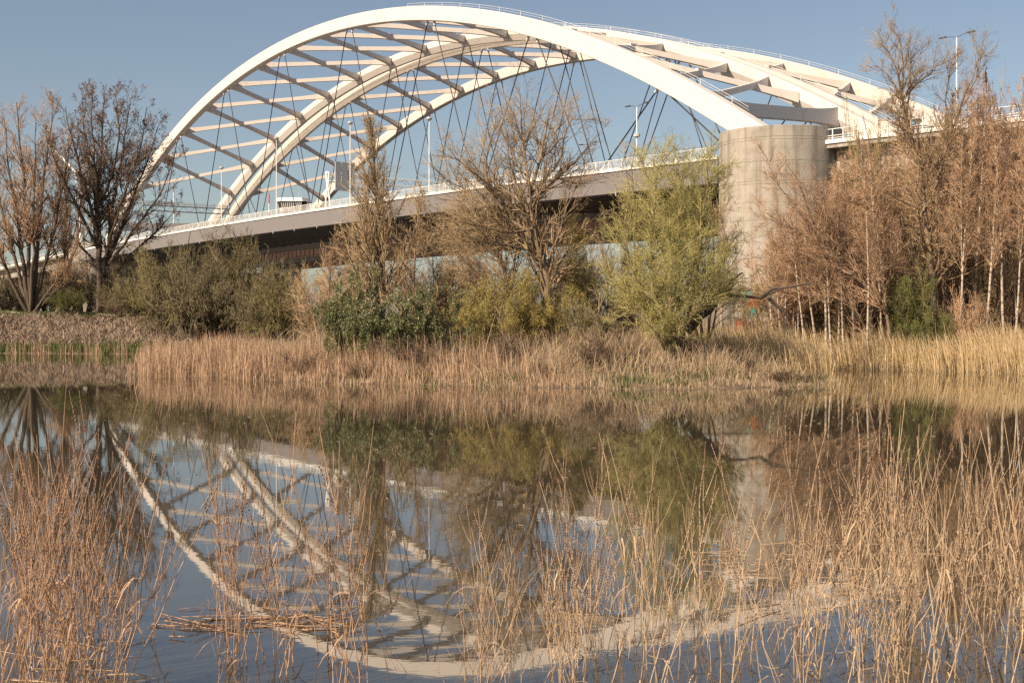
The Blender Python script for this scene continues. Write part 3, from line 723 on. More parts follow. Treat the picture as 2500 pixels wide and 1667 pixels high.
# -- multi-stemmed reddish willows left of it
rng = np.random.default_rng(11); D = 200; B1 = (74, 760, 0)
LW = [([B1, (60, 650, 0), (40, 500, 1), (22, 380, 1), (12, 290, 1)], .42, .05), ([B1, (70, 640, 0), (62, 480, 0), (50, 340, 0), (42, 250, 0)], .42, .05), ([(78, 760, 1), (92, 640, 1), (100, 500, 1), (118, 380, 2), (132, 265, 2)], .4, .05), ([(80, 760, 1), (110, 660, 1), (140, 540, 2), (165, 420, 2), (180, 330, 2)], .36, .05),
      ([B1, (30, 690, -1), (-10, 590, -2), (-40, 480, -2), (-60, 390, -2)], .36, .05), ([(76, 760, 0), (84, 640, -2), (84, 500, -3), (88, 400, -3), (90, 300, -3)], .34, .05), ([B1, (45, 660, 2), (10, 540, 3), (-10, 430, 3), (-5, 330, 3)], .34, .05), ([(80, 755, -1), (130, 700, -2), (175, 640, -3), (205, 560, -3)], .24, .05), ([(85, 745, 0), (120, 730, -2), (160, 690, -3), (215, 655, -3)], .2, .05)]
o = limb_tree(rng, 74, D, LW, (7, 7, 5), .024, lr1=.10, trop=.09, ang=30, t0=.3)
pl = tree_meshes(o, 2, sides=(7, 4, 3, 3), barkm=M['bark_dark'], twigm=M['twig_red'])
plant('bare_tree', pl, pxX(72, D), D, 'many-stemmed bare willow fanning from a dark stool beside the dike path', 'tree', dz=0)
plant('bare_tree', pl, pxX(-75, 210), 210, 'second many-stemmed bare willow farther back along the dike path', 'tree', rz=2.1, dz=0)
rng = np.random.default_rng(12)
o = round_tree(rng, hgt(150, 214, 285), 4.2, 2, (9, 7, 6, 4), .12, .35, .024)
plant('bare_tree', tree_meshes(o, 2, barkm=M['bark_dark'], twigm=M['twig_red']), pxX(165, 216), 216, 'slender reddish bare tree between the stool willow and the round-crowned tree', 'tree')

# -- olive thicket willows by the dike
def fan_shrub(rng, H, hw, stems=14, lean=.75, r0=.10, dens=(9, 7, 5), twig=.02, trop=.07, wob=1.0):
    ang = rng.uniform(0, 6.28, stems); q = np.sqrt(rng.uniform(0, 1, stems)) * lean
    d = np.stack([np.cos(ang) * q, np.sin(ang) * q, np.ones(stems)], 1); st = np.stack([np.cos(ang) * .5 * q, np.sin(ang) * .5 * q, -.2 * np.ones(stems)], 1)
    lv = [dict(K=7, wob=.10 * wob, trop=trop, taper=.3, kids=dens[0], t0=.12, ang=36, asd=12, lr=.5, fall=.35, rr=.6, rmin=.03),
          dict(K=5, wob=.13 * wob, trop=trop, taper=.3, kids=dens[1], t0=.12, ang=38, asd=14, lr=.5, fall=.3, rr=.65, rmin=twig),
          dict(K=3, wob=.13 * wob, trop=trop, taper=.5, kids=dens[2], t0=.1, ang=40 + 14 * (wob - 1), asd=16, lr=.6, fall=.3, rr=.8, rmin=twig * .8),
          dict(K=1, wob=.15, trop=trop * .7, taper=.4)]
    return fit_tree(grow(rng, st, d, rng.uniform(4, 7, stems), np.full(stems, r0), lv), H, hw)
rng = np.random.default_rng(21)
o = fan_shrub(rng, 13.0, 6.0, 16, .9, .17, (9, 8, 6), .024, .015, 2.0)
ov = tree_meshes(o, 1, sides=(6, 4, 3, 3), barkm=M['bark_dark'], twigm=M['twig_olive'])
o = fan_shrub(rng, 13.0, 6.0, 14, 1.0, .18, (9, 8, 6), .024, .01, 2.2)
ov2 = tree_meshes(o, 1, sides=(6, 4, 3, 3), barkm=M['bark_dark'], twigm=M['twig_umber'])
for i, (px, D, yt, k, m) in enumerate([(395, 184, 590, 1.0, ov), (470, 178, 556, 1.0, ov2), (552, 181, 545, 1.05, ov), (628, 176, 592, .9, ov2), (690, 172, 640, .8, ov), (330, 190, 650, .7, ov2)]):
    plant('olive_willow_bush', m, pxX(px, D), D, 'dense olive twiggy willow bush growing behind the dike path under the bridge deck', 'bush', 'olive willow bushes by the dike', rz=i * 1.3, sc=(k, k, hgt(px, D, yt) / 13.0))

for i, (px, D, yt, k) in enumerate([(20, 205, 640, .9), (120, 212, 600, .9), (200, 214, 585, .9), (290, 207, 610, .9), (330, 200, 660, .8)]):
    plant('dark_willow_bush', ov2, pxX(px, D), D, 'brown leafless willow bush in front of the distant round pier', 'bush', 'leafless bushes before the distant pier', rz=i * 2.3, sc=(k, k, hgt(px, D, yt) / 13.0))

# -- conical bare tree
def conic_tree(rng, H, hw, kids=80, r0=.30, lr=.34, ang=42, trop=.07, sub=(9, 5), twig=.018, droop=None, t0=.12):
    lv = [dict(K=16, wob=.025, trop=.05, taper=.12, kids=kids, t0=t0, t1=.99, ang=ang, asd=9, lr=lr, fall=.86, rr=.33, rmin=.025),
          dict(K=6, wob=.09, trop=trop, taper=.3, kids=sub[0], t0=.12, ang=34, asd=12, lr=.42, fall=.35, rr=.6, rmin=twig),
          dict(K=3, wob=.12, trop=trop if droop is None else droop, taper=.5, kids=sub[1], t0=.1, ang=36, asd=14, lr=.6, fall=.3, rr=.8, rmin=twig * .8),
          dict(K=1, wob=.12, trop=trop if droop is None else droop, taper=.4)]
    return fit_tree(grow(rng, V3(0, 0, -.3), V3(0, 0, 1), 20., r0, lv), H, hw)
rng = np.random.default_rng(31); D = 122
o = conic_tree(rng, hgt(930, D, 268), 3.2, 105, .36, sub=(11, 5), trop=.05, lr=.36)
plant('bare_tree', tree_meshes(o, 2, sides=(7, 4, 3, 3), barkm=M['bark_dark'], twigm=M['twig_orange']), pxX(934, D), D, 'tall conical bare tree with fine orange-brown twigs and one straight dark trunk', 'tree')
rng = np.random.default_rng(32); D = 120
o = conic_tree(rng, hgt(1005, D, 438), 2.3, 60, .17, sub=(9, 4), trop=.03, ang=48)
plant('bare_tree', tree_meshes(o, 2, sides=(6, 4, 3, 3), barkm=M['bark_tan'], twigm=M['twig_orange']), pxX(1002, D), D, 'thin young bare tree close beside the conical one', 'tree')
rng = np.random.default_rng(33); D = 124
o = conic_tree(rng, hgt(830, D, 545), 2.6, 50, .14, sub=(8, 4), trop=.02, ang=52)
plant('bare_tree', tree_meshes(o, 2, sides=(6, 4, 3, 3), barkm=M['bark_tan'], twigm=M['twig_red']), pxX(800, D), D, 'low reddish bare tree between the dark pier and the conical tree', 'tree')

rng = np.random.default_rng(41); D = 116
L6 = [([(1345, 780, 0), (1335, 650, 0), (1290, 560, 0), (1215, 520, 1)], .42, .16),
      ([(1340, 700, 0), (1300, 575, 0), (1292, 450, 0), (1275, 340, 1), (1272, 270, 1)], .30, .05),
      ([(1292, 470, 0), (1320, 390, -1), (1335, 300, -1), (1345, 270, -1)], .20, .04),
      ([(1290, 500, 0), (1340, 455, 1), (1400, 400, 2), (1440, 355, 2)], .18, .04),
      ([(1290, 480, 0), (1330, 440, 1), (1370, 390, 1), (1385, 300, 1), (1405, 285, 1)], .16, .03),
      ([(1285, 540, 0), (1220, 470, -1), (1150, 420, -2), (1110, 385, -2)], .18, .04),
      ([(1280, 560, 0), (1190, 500, 1), (1130, 470, 2), (1095, 400, 2)], .15, .03),
      ([(1230, 515, 0), (1180, 430, 0), (1200, 330, 0), (1225, 285, 0)], .15, .03),
      ([(1290, 520, 0), (1250, 420, 2), (1235, 330, 2)], .15, .03),
      ([(1300, 560, 0), (1250, 570, -2), (1170, 550, -3), (1120, 540, -3)], .16, .04),
      ([(1320, 620, 0), (1250, 600, -1), (1160, 590, -2), (1110, 560, -2)], .13, .03),
      ([(1330, 660, 0), (1360, 580, 0), (1385, 500, 0), (1420, 430, 0)], .14, .03)]
o = limb_tree(rng, 1345, D, L6, (10, 7, 5), .015)
plant('bare_willow', tree_meshes(o, 2, sides=(7, 4, 3, 3), barkm=M['bark_tan'], twigm=M['twig_brown']), pxX(1345, D), D, 'big spreading bare willow with a pale leaning trunk before the bridge deck', 'tree', dz=0)

rng = np.random.default_rng(43); D = 119
L6b = [([(1255, 760, 0), (1235, 640, 0), (1190, 570, 0), (1120, 500, 0)], .2, .05), ([(1250, 720, 0), (1215, 620, 1), (1150, 590, 1), (1075, 560, 1)], .16, .04),
       ([(1250, 700, 0), (1260, 600, 0), (1230, 500, 0)], .14, .04), ([(1250, 740, 0), (1160, 660, 0), (1110, 620, 0)], .12, .04), ([(1252, 700, 0), (1200, 600, -1), (1180, 480, -1)], .14, .03)]
o = limb_tree(rng, 1255, D, L6b, (13, 8, 5), .016)
plant('bare_willow', tree_meshes(o, 2, sides=(6, 4, 3, 3), barkm=M['bark_tan'], twigm=M['twig_orange']), pxX(1255, D), D, 'lower orange-brown bare willow under the limbs of the big spreading one', 'tree', dz=0)
rng = np.random.default_rng(44); D = 117
o = conic_tree(rng, hgt(1400, D, 520), 1.9, 60, .12, sub=(9, 4), ang=30, trop=.12)
pc = tree_meshes(o, 2, sides=(5, 4, 3, 3), barkm=M['bark_tan'], twigm=M['twig_olive'], leaf=('leaves', *leaves(rng, o[-1][0], 9000, .11), M['leaf_yellow']))
plant('young_willow', pc, pxX(1405, D), D, 'upright young willow with sparse yellow-green leaves right beside the leaning trunk', 'tree')

# -- leafing green willows
rng = np.random.default_rng(51); D = 100
L7 = [([(1640, 850, 0), (1610, 760, 0), (1590, 640, 0), (1600, 500, 0), (1605, 410, 0)], .22, .04), ([(1640, 850, 0), (1655, 740, 0), (1660, 600, 0), (1650, 470, 0), (1640, 420, 0)], .2, .04),
      ([(1640, 850, 0), (1690, 740, 0), (1710, 620, 0), (1715, 500, 0), (1730, 445, 0)], .2, .04), ([(1640, 850, 0), (1590, 780, -1), (1550, 690, -1), (1530, 600, -1), (1525, 530, -1)], .18, .04),
      ([(1640, 850, 0), (1620, 770, -2), (1580, 720, -2), (1520, 690, -2)], .14, .04), ([(1642, 850, 0), (1680, 780, -2), (1720, 720, -2), (1750, 640, -2)], .14, .04),
      ([(1640, 850, 0), (1630, 760, 2), (1680, 600, 2), (1690, 490, 2)], .16, .04), ([(1640, 850, 0), (1600, 800, -3), (1555, 770, -3), (1530, 740, -3)], .12, .03), ([(1640, 850, 0), (1640, 760, -3), (1630, 690, -3), (1640, 620, -3)], .14, .03)]
o = limb_tree(rng, 1640, D, L7, (15, 8, 4), .014, lr1=.16, trop=.03, t0=.18)
lf = leaves(rng, np.concatenate([o[-1][0]]), 62000, .085, 2.2, .09)
plant('green_willow', tree_meshes(o, 1, sides=(6, 3, 3, 3), barkm=M['bark_tan'], twigm=M['twig_willow'], leaf=('leaves', *lf, M['leaf_willow'])), pxX(1640, D), D, 'tall willow bush in fresh yellow-green leaf beside the round pier', 'tree', dz=0)
rng = np.random.default_rng(52); D = 105
L7b = [([(1720, 800, 0), (1700, 640, 0), (1690, 500, 0), (1690, 415, 0)], .16, .04), ([(1720, 800, 0), (1745, 650, 0), (1740, 500, 0), (1725, 410, 0)], .14, .03), ([(1720, 800, 0), (1660, 650, 1), (1600, 480, 1), (1570, 400, 1)], .16, .03), ([(1720, 800, 0), (1760, 700, 0), (1775, 600, 0)], .12, .03)]
o = limb_tree(rng, 1720, D, L7b, (12, 7, 4), .014, lr1=.16, trop=.03)
plant('green_willow', tree_meshes(o, 1, sides=(6, 3, 3, 3), barkm=M['bark_tan'], twigm=M['twig_willow'], leaf=('leaves', *leaves(rng, o[-1][0], 20000, .085, 2.2, .09), M['leaf_willow'])), pxX(1720, D), D, 'thinner half-leafed willow behind the fresh green one, against the pier', 'tree', dz=0)
rng = np.random.default_rng(53); D = 112
L8 = [([(1560, 800, 0), (1548, 600, 0), (1545, 470, 0), (1550, 365, 0)], .11, .03), ([(1548, 560, 0), (1520, 490, 0), (1495, 440, 0)], .06, .02), ([(1546, 500, 0), (1530, 430, 0), (1525, 370, 0)], .05, .02)]
o = limb_tree(rng, 1560, D, L8, (6, 4, 3), .013, lr1=.05)
plant('bare_sapling', tree_meshes(o, 1, sides=(6, 3, 3, 3), barkm=M['bark_dark'], twigm=M['twig_brown']), pxX(1560, D), D, 'thin bare sapling rising through the edge of the green willow', 'tree', dz=0)

# -- birches
rng = np.random.default_rng(61)
def birch(rng, H, hw, r0=.10, kids=34, t0=.32):
    o = conic_tree(rng, H, hw, kids, r0, lr=.24, ang=46, trop=.06, sub=(9, 5), twig=.013, droop=-.10, t0=t0)
    return tree_meshes(o, 1, sides=(6, 3, 3, 3), barkm=M['bark_birch'], twigm=M['twig_red'])
BI = [birch(rng, 14, 1.7, .12, 30, .42), birch(rng, 14, 2.0, .10, 36, .36), birch(rng, 14, 1.5, .13, 40, .30)]
D = 121
plant('weeping_birch', birch(rng, hgt(1768, D, 400), 1.5, .10, 50, .2), pxX(1762, D), D, 'weeping red-twigged birch hanging before the lit side of the round pier', 'tree')
spots = []
for px in np.linspace(1900, 2495, 62):
    D = rng.uniform(124, 150); yt = np.interp(px, [1900, 2000, 2120, 2250, 2360, 2420, 2500], [520, 420, 320, 265, 180, 165, 185]) + rng.uniform(-25, 130)
    spots.append((px + rng.uniform(-12, 12), D, yt))
spots += [(2375, 127, 168), (2440, 131, 178), (2480, 126, 205), (2412, 134, 200), (1885, 128, 560)]
spots += [(q + rng.uniform(-8, 8), rng.uniform(119, 123), yy) for q, yy in ((1960, 470), (2015, 430), (2035, 450), (2060, 400), (2095, 380), (2120, 420), (2150, 390), (2175, 370), (2330, 280), (2345, 330), (2400, 240), (2450, 230), (2470, 300))]
for i, (px, D, yt) in enumerate(spots):
    k = rng.uniform(.85, 1.15)
    plant('birch', BI[i % 3], pxX(px, D), D, 'slender white-barked birch with red-brown twigs in the thicket behind the golden reeds', 'tree', 'birches behind the golden reeds', rz=rng.uniform(0, 6.28), sc=(k * 1.15, k * 1.15, hgt(px, D, yt) / 14), tilt=(rng.normal(0, .035), rng.normal(-.07, .06)))

# -- tall bare willow at the right with forked limbs
rng = np.random.default_rng(71); D = 124
L10 = [([(2285, 800, 0), (2275, 640, 0), (2262, 520, 0), (2235, 380, 0), (2212, 285, 0), (2200, 220, 0)], .34, .14),
       ([(2206, 250, 0), (2180, 200, 0), (2150, 165, 0), (2132, 160, 0)], .12, .03), ([(2205, 240, 0), (2190, 170, 0), (2165, 120, 0), (2160, 95, 0)], .12, .02),
       ([(2203, 220, 0), (2205, 150, 0), (2195, 90, 0), (2185, 60, 0)], .10, .02), ([(2208, 240, 0), (2240, 200, 0), (2275, 180, 0), (2300, 140, 0)], .12, .03), ([(2213, 290, 0), (2225, 180, 1), (2222, 100, 1)], .09, .02),
       ([(2270, 590, 0), (2290, 420, 1), (2325, 310, 1), (2360, 240, 1), (2385, 150, 1)], .2, .03), ([(2325, 310, 1), (2305, 250, 1), (2318, 190, 1), (2325, 140, 1)], .1, .02), ([(2365, 225, 1), (2385, 190, 1), (2400, 120, 1)], .08, .02),
       ([(2235, 390, 0), (2195, 300, -1), (2185, 250, -1)], .09, .02), ([(2262, 520, 0), (2180, 480, -1), (2100, 440, -1), (2040, 430, -1)], .11, .03), ([(2280, 700, 0), (2360, 600, -1), (2450, 560, -1), (2500, 520, -1)], .14, .04)]
o = limb_tree(rng, 2285, D, L10, (11, 8, 5), .012, lr1=.14)
plant('bare_willow', tree_meshes(o, 2, sides=(7, 4, 3, 3), barkm=M['bark_tan'], twigm=M['twig_brown']), pxX(2285, D), D, 'tallest bare willow with a long forked trunk rising above the birch thicket', 'tree', dz=0)
rng = np.random.default_rng(72); D = 120
L11 = [([(2190, 800, 0), (2165, 745, 0), (2110, 690, 0), (2050, 640, 0), (1990, 590, 0), (1930, 560, 0), (1870, 520, 0)], .22, .04), ([(2165, 740, 0), (2080, 735, 0), (2020, 722, 0), (1960, 715, 0)], .10, .03),
       ([(2110, 690, 0), (2060, 600, 1), (2010, 500, 1), (1985, 450, 1)], .11, .03), ([(2050, 640, 0), (1980, 540, -1), (1950, 440, -1), (1920, 400, -1)], .10, .03), ([(2000, 600, 0), (1960, 530, 0), (1890, 440, 0), (1870, 380, 0)], .08, .02)]
o = limb_tree(rng, 2190, D, L11, (12, 8, 4), .013, lr1=.12)
plant('leaning_willow', tree_meshes(o, 1, sides=(7, 3, 3, 3), barkm=M['bark_tan'], twigm=M['twig_red']), pxX(2190, D), D, 'bare willow leaning far over towards the pier with one arching limb', 'tree', dz=0)
rng = np.random.default_rng(73); D = 133
o = fan_shrub(rng, hgt(2125, D, 212), 2.6, 9, .25, .12, (9, 7, 5), .014, .1)
plant('olive_willow', tree_meshes(o, 1, sides=(6, 3, 3, 3), barkm=M['bark_tan'], twigm=M['twig_olive']), pxX(2125, D), D, 'olive-twigged willow rising before the feet of the white arches', 'tree')

# -- shrubs
def leafy_shrub(rng, H, hw, nleaf, size, leafm, stems=16, lean=1.0, twigm='twig_brown', asp=2.0, dens=(8, 6, 4), spread=.10):
    o = fan_shrub(rng, H, hw, stems, lean, .07, dens, .012, .03)
    P = o[-1][0]
    return tree_meshes(o, 1, sides=(5, 3, 3, 3), barkm=M['bark_dark'], twigm=M[twigm], leaf=('leaves', *leaves(rng, P, nleaf, size, asp, spread), M[leafm]))
rng = np.random.default_rng(81)
ds = leafy_shrub(rng, 6, 2.9, 26000, .17, 'leaf_dark', 14, 1.1)
for px, D, yt, k, lb in [(858, 103, 645, .7, 'tallest dark evergreen bush with glossy leaves beside the grey fence'), (940, 101, 700, .9, 'middle dark evergreen bush with glossy leaves under the conical tree'), (1040, 102, 700, .92, 'dark evergreen bush at the edge of the yellow-green shrubs')]:
    plant('evergreen_bush', ds, pxX(px, D), D, lb, 'bush', rz=px, sc=(k, k, hgt(px, D, yt) / 6))
ys = leafy_shrub(rng, 6, 2.7, 24000, .12, 'leaf_yellow', 15, 1.1, 'twig_olive', 2.4)
for i, (px, D, yt, k) in enumerate([(1150, 107, 690, .9), (1215, 106, 665, 1.0), (1290, 107, 655, 1.0), (1375, 108, 690, .85)]):
    plant('yellow_green_shrub', ys, pxX(px, D), D, 'yellow-green leafing shrub at the foot of the big spreading willow', 'bush', 'yellow-green shrubs under the willow', rz=i * 1.7, sc=(k, k, hgt(px, D, yt) / 6))
gs = leafy_shrub(rng, 6, 2.0, 6000, .13, 'leaf_grey', 12, 1.0)
plant('grey_green_bush', gs, pxX(1450, 104), 104, 'grey-green bush between the yellow-green shrubs and the fresh willow', 'bush', sc=(1, 1, hgt(1450, 104, 690) / 6))
es = leafy_shrub(rng, 7, 2.5, 15000, .13, 'leaf_green', 16, .8, 'twig_olive', 3.0)
plant('green_bush', es, pxX(2225, 121), 121, 'bright green feathery evergreen bush among the birch trunks', 'bush', sc=(1, 1, hgt(2225, 121, 640) / 7))
plant('green_bush', es, pxX(2290, 120), 120, 'low bright green bush beside the feathery evergreen one', 'bush', rz=2, sc=(.6, .6, hgt(2290, 120, 745) / 7))
plant('low_bush', es, pxX(168, 192), 192, 'small olive green bush on the dike beside the path', 'bush', rz=1, sc=(1.1, 1.1, .55))
rs = fan_shrub(rng, 4, 1.6, 26, .5, .03, (5, 4, 3), .012, .1)
rsm = tree_meshes(rs, 1, sides=(4, 3, 3, 3), barkm=M['twig_red'], twigm=M['twig_red'])
for px, D, yt in [(2360, 120, 690), (2330, 122, 710)]:
    plant('red_twig_shrub', rsm, pxX(px, D), D, 'upright red-twigged shrub between the green bush and the golden reeds', 'bush', 'red-twigged shrubs by the reeds', rz=px, sc=(1, 1, hgt(px, D, yt) / 4))
rng = np.random.default_rng(83)
fx = fan_shrub(rng, 3.5, 2.2, 26, .9, .03, (5, 4, 3), .016, .05)
fxm = tree_meshes(fx, 1, sides=(4, 3, 3, 3), barkm=M['bark_dark'], twigm=M['twig_dark'])
pk = fan_shrub(rng, 3.0, 2.6, 40, .5, .03, (4, 3, 3), .02, .1); pkm = tree_meshes(pk, 1, sides=(4, 3, 3, 3), barkm=M['twig_red'], twigm=M['reed_pink'])
for i, px in enumerate([300, 350, 400, 440, 640, 700]):
    plant('dark_scrub', fxm, pxX(px, 191), 191, 'low dark leafless scrub at the foot of the olive willow bushes', 'bush', 'dark scrub behind the dike path', rz=i * 2.0, sc=(1.3, 1.3, 1.1))
for i, px in enumerate([480, 520, 560, 600]):
    plant('pink_scrub', pkm, pxX(px, 187), 187, 'pale pinkish tuft of dry stems at the edge of the dike path', 'bush', 'pinkish dry tufts by the dike path', rz=i * 2.0)

rng = np.random.default_rng(85)
bb = fan_shrub(rng, 8.0, 3.2, 12, .7, .09, (9, 7, 6), .015, .04, 1.4)
bbm = tree_meshes(bb, 1, sides=(5, 3, 3, 3), barkm=M['bark_tan'], twigm=M['twig_orange'])
for i, (px, D, yt, k) in enumerate([(780, 130, 600, .9), (870, 128, 590, .9), (1060, 127, 560, 1.0), (1120, 125, 590, .9), (1180, 130, 540, 1.0), (1240, 128, 600, .9), (1380, 128, 540, 1.0), (1440, 124, 560, .9), (1490, 130, 520, 1.0), (1540, 127, 590, .9), (1330, 122, 620, .9), (1000, 126, 620, .9)]):
    plant('bare_brush', bbm, pxX(px, D), D, 'tangled orange-brown leafless brush filling the gaps under the bridge deck', 'bush', 'leafless brush under the bridge deck', rz=i * 1.9, sc=(k, k, hgt(px, D, yt) / 8))
bbr = [(n, (m.copy() if n == 'crown' else m)) for n, m in bbm]
for n, m in bbr:
    if n == 'crown': m.materials.clear(); m.materials.append(M['twig_red'])
for i, (px, D, yt, k) in enumerate([(1850, 129, 640, 0.8), (1920, 130, 500, 1), (1960, 133, 440, 1), (2010, 131, 470, 1), (2060, 136, 335, 1.1), (2110, 130, 375, 1), (2150, 137, 305, 1.1), (2200, 131, 365, 1), (2250, 138, 285, 1.1), (2300, 130, 345, 1), (2340, 138, 235, 1.1), (2390, 131, 275, 1), (2430, 138, 195, 1.1), (2470, 131, 245, 1), (2510, 136, 195, 1.1), (2080, 127, 470, 0.9), (2180, 127, 490, 0.9), (2280, 127, 480, 0.9), (2400, 127, 430, 0.9), (2480, 127, 430, 0.9)]):
    pb = bbm if i % 3 == 0 else bbr
    plant('thicket_brush', pb, pxX(px, D), D, 'tall leafless brush packed between the birch trunks', 'bush', 'leafless brush among the birches', rz=i * 1.3, sc=(k, k, hgt(px, D, yt) / 8))

rng = np.random.default_rng(87)
for i, (px, D, k, h) in enumerate([(760, 99, .7, 2.2), (880, 95, .6, 1.6), (1010, 97, .8, 2.6), (1130, 96, .5, 1.5), (1250, 99, .9, 2.8), (1330, 93, .6, 1.6), (1440, 95, .9, 3.4), (1540, 96, .8, 2.4), (1690, 99, .9, 2.4), (1800, 97, .7, 1.7), (1900, 92, .6, 1.2), (1985, 92.5, .5, .9), (1610, 91, .5, 1.1), (690, 103, .7, 2.0)]):
    plant('dead_tangle', fxm, pxX(px, D), D, 'low dark tangle of dead stems among the island reeds', 'bush', 'dead tangles on the island', rz=i * 1.7, sc=(k, k, h / 3.5))

# -- fallen split trunk and hanging branch
def fallen():
    D = 103.0; a = V3(pxX(1690, D), D, pyZ(792, D)); b = V3(pxX(1818, D), D + 1, pyZ(668, D))
    root = empty('fallen_trunk', (a[0], a[1], float(ground_z(a[0], a[1]))), 0, 'splintered broken willow trunk leaning beside the graffiti wall', 'tree trunk')
    off = V3(a[0], a[1], float(ground_z(a[0], a[1])))
    rg = np.random.default_rng(3)
    for nm, q0, q1, dz, r0, r1, m in (('trunk', -.12, .72, 0, .42, .30, 'bark_dark'), ('splinter', .15, 1.0, .12, .20, .06, 'wood_raw'), ('splinter', .1, .82, .38, .17, .05, 'wood_raw'), ('splinter', .2, .9, -.22, .14, .04, 'bark_dark'), ('splinter', .3, .75, .55, .10, .03, 'wood_raw')):
        t = np.linspace(q0, q1, 9); P = a + t[:, None] * (b - a) + V3(0, 0, dz) - off; P[1:-1] += rg.normal(0, .05, (7, 3))
        MB().tube(P, np.linspace(r0, r1, 9), 8).build(nm, M[m], root)
    br = [[(1690, 800), (1730, 735), (1790, 720), (1850, 728), (1900, 705), (1975, 690)], [(1850, 728), (1880, 705), (1930, 700)], [(1870, 728), (1900, 755), (1925, 780)]]
    for q in br:
        P = np.array([(pxX(x, D), D - 1, pyZ(y, D - 1)) for x, y in q]) - off
        MB().tube(P, np.linspace(.16, .07, len(q)), 7).build('limb', M['bark_dark'], root)
fallen()

# -- painted wall and small fence
def painted_wall():
    D = 139.0; x0, x1 = pxX(1690, D), pxX(2090, D); zb = 1.5
    root = empty('graffiti_wall', ((x0 + x1) / 2, D, zb), .12, 'low concrete wall sprayed with red and teal graffiti at the pier foot', 'wall')
    w = (x1 - x0) / 4
    for k in range(4):
        MB().box(-2 * w + k * w + .02, -2 * w + (k + 1) * w - .02, -.15, .15, 0, 6.2).build('wall_panel', M['graffiti'] if k in (1, 2) else M['concrete'], root)
    MB().box(-2 * w, 2 * w, -.25, .25, 6.2, 6.45).build('coping', M['concrete'], root)
painted_wall()
def fence():
    D = 128.0; x0, x1 = pxX(775, D), pxX(845, D); zt = pyZ(744, D); zb = float(ground_z((x0 + x1) / 2, D)) - .1
    root = empty('grey_fence', (x0, D, zb), 0, 'short dark grey slatted fence beside the evergreen bushes', 'fence')
    n = 26; w = (x1 - x0) / n; sm = MB().box(0, w * .72, -.03, .03, .1, zt - zb).mesh('slat'); sm.materials.append(M['dark_metal'])
    for k in range(n):
        o = link('slat', sm, None, root); o.location = (k * w, 0, 0)
    for h in (.4, zt - zb - .3): MB().box(0, x1 - x0, .031, .09, h, h + .1).build('rail', M['dark_metal'], root)
    for k in (0, .5, 1): MB().box(k * (x1 - x0) - .05, k * (x1 - x0) + .05, .091, .19, 0, zt - zb).build('post', M['dark_metal'], root)
fence()

# -- reed beds and bank grass (masses)
def blades(rng, x, y, z, h, wd, lean=(0, 0), bend=.18, plume=0.0, K=2):
    """bent ribbon blades with an optional feathery plume"""
    n = len(x); a = rng.uniform(0, 6.28, n); t = np.linspace(0, 1, K + 1)
    dx = rng.normal(0, bend, n) + lean[0] + bend * .5 * np.sin(x * .31 + 2 * np.sin(y * .47)); dy = rng.normal(0, bend, n) + lean[1] + 0
    st = rng.uniform(size=n) < .09; dx = np.where(st, dx * 4.5, dx); h = np.where(st, h * .75, np.where(rng.uniform(size=n) < .05, h * 1.3, h))
    P = np.stack([x[:, None] + (dx * h)[:, None] * t ** 1.6, y[:, None] + (dy * h)[:, None] * t ** 1.6, z[:, None] + h[:, None] * t], -1)
    w = wd[:, None] * np.interp(t, [0, .6, 1], [1, .8, .25])[None]
    if plume > 0: w[:, -2:] *= np.where(rng.uniform(size=n) < plume, 2.3, 1.0)[:, None]
    s = np.stack([np.cos(a), np.sin(a), np.zeros(n)], -1)[:, None, :] * w[..., None] * .5
    V = np.stack([P - s, P + s], 2)
    i = (np.arange(n) * (K + 1) * 2)[:, None]; k = (np.arange(K) * 2)[None]
    F = np.stack([i + k, i + k + 1, i + k + 3, i + k + 2], -1).reshape(-1, 4)
    return V.reshape(-1, 3), F

def scatter(rng, n, x0, x1, y0, y1, cond):
    x = rng.uniform(x0, x1, n); y = rng.uniform(y0, y1, n); d = pond_sd(x, y); de = d + 1.1 * np.sin(x * 1.7 + 2 * np.sin(y * .9)) * np.sin(y * 1.3 + x * .5) + .6 * np.sin(x * 4.1 + y * 2.3); k = cond(x, y, de); return x[k], y[k], d[k]

def clump(x, y, f=.45, ph=0.0):
    return .5 + .5 * np.sin(x * f + ph + 1.7 * np.sin(y * f * .8)) * np.sin(y * f * 1.3 + ph * 2 + x * f * .4)

rng = np.random.default_rng(101)
# golden reeds on the right bank
x, y, d = scatter(rng, 190000, 11, 62, 88, 134, lambda x, y, d: (d > -1.6) & (d < 12) & (y > 101 - (x > 30) * 12) & (rng.uniform(size=len(x)) < np.interp(d, [-1.6, 0, 6, 11], [.35, 1, .8, .25])))
k = rng.uniform(size=len(x)) < .55 + .45 * clump(x, y, .6); x, y, d = x[k][:38000], y[k][:38000], d[k][:38000]
h = (2.3 + 1.3 * clump(x, y, .5, 1.0)) * rng.uniform(.45, 1.15, len(x))
V, F = blades(rng, x, y, np.maximum(ground_z(x, y), -.3), h, rng.uniform(.018, .04, len(x)), (-.16, 0), .10, .35)
o = MB().add(V, F).build('golden_reed_bed', M['reed_gold']); tag(o, 'tall golden dry reeds leaning along the far bank below the birches', 'reeds', kind='stuff')
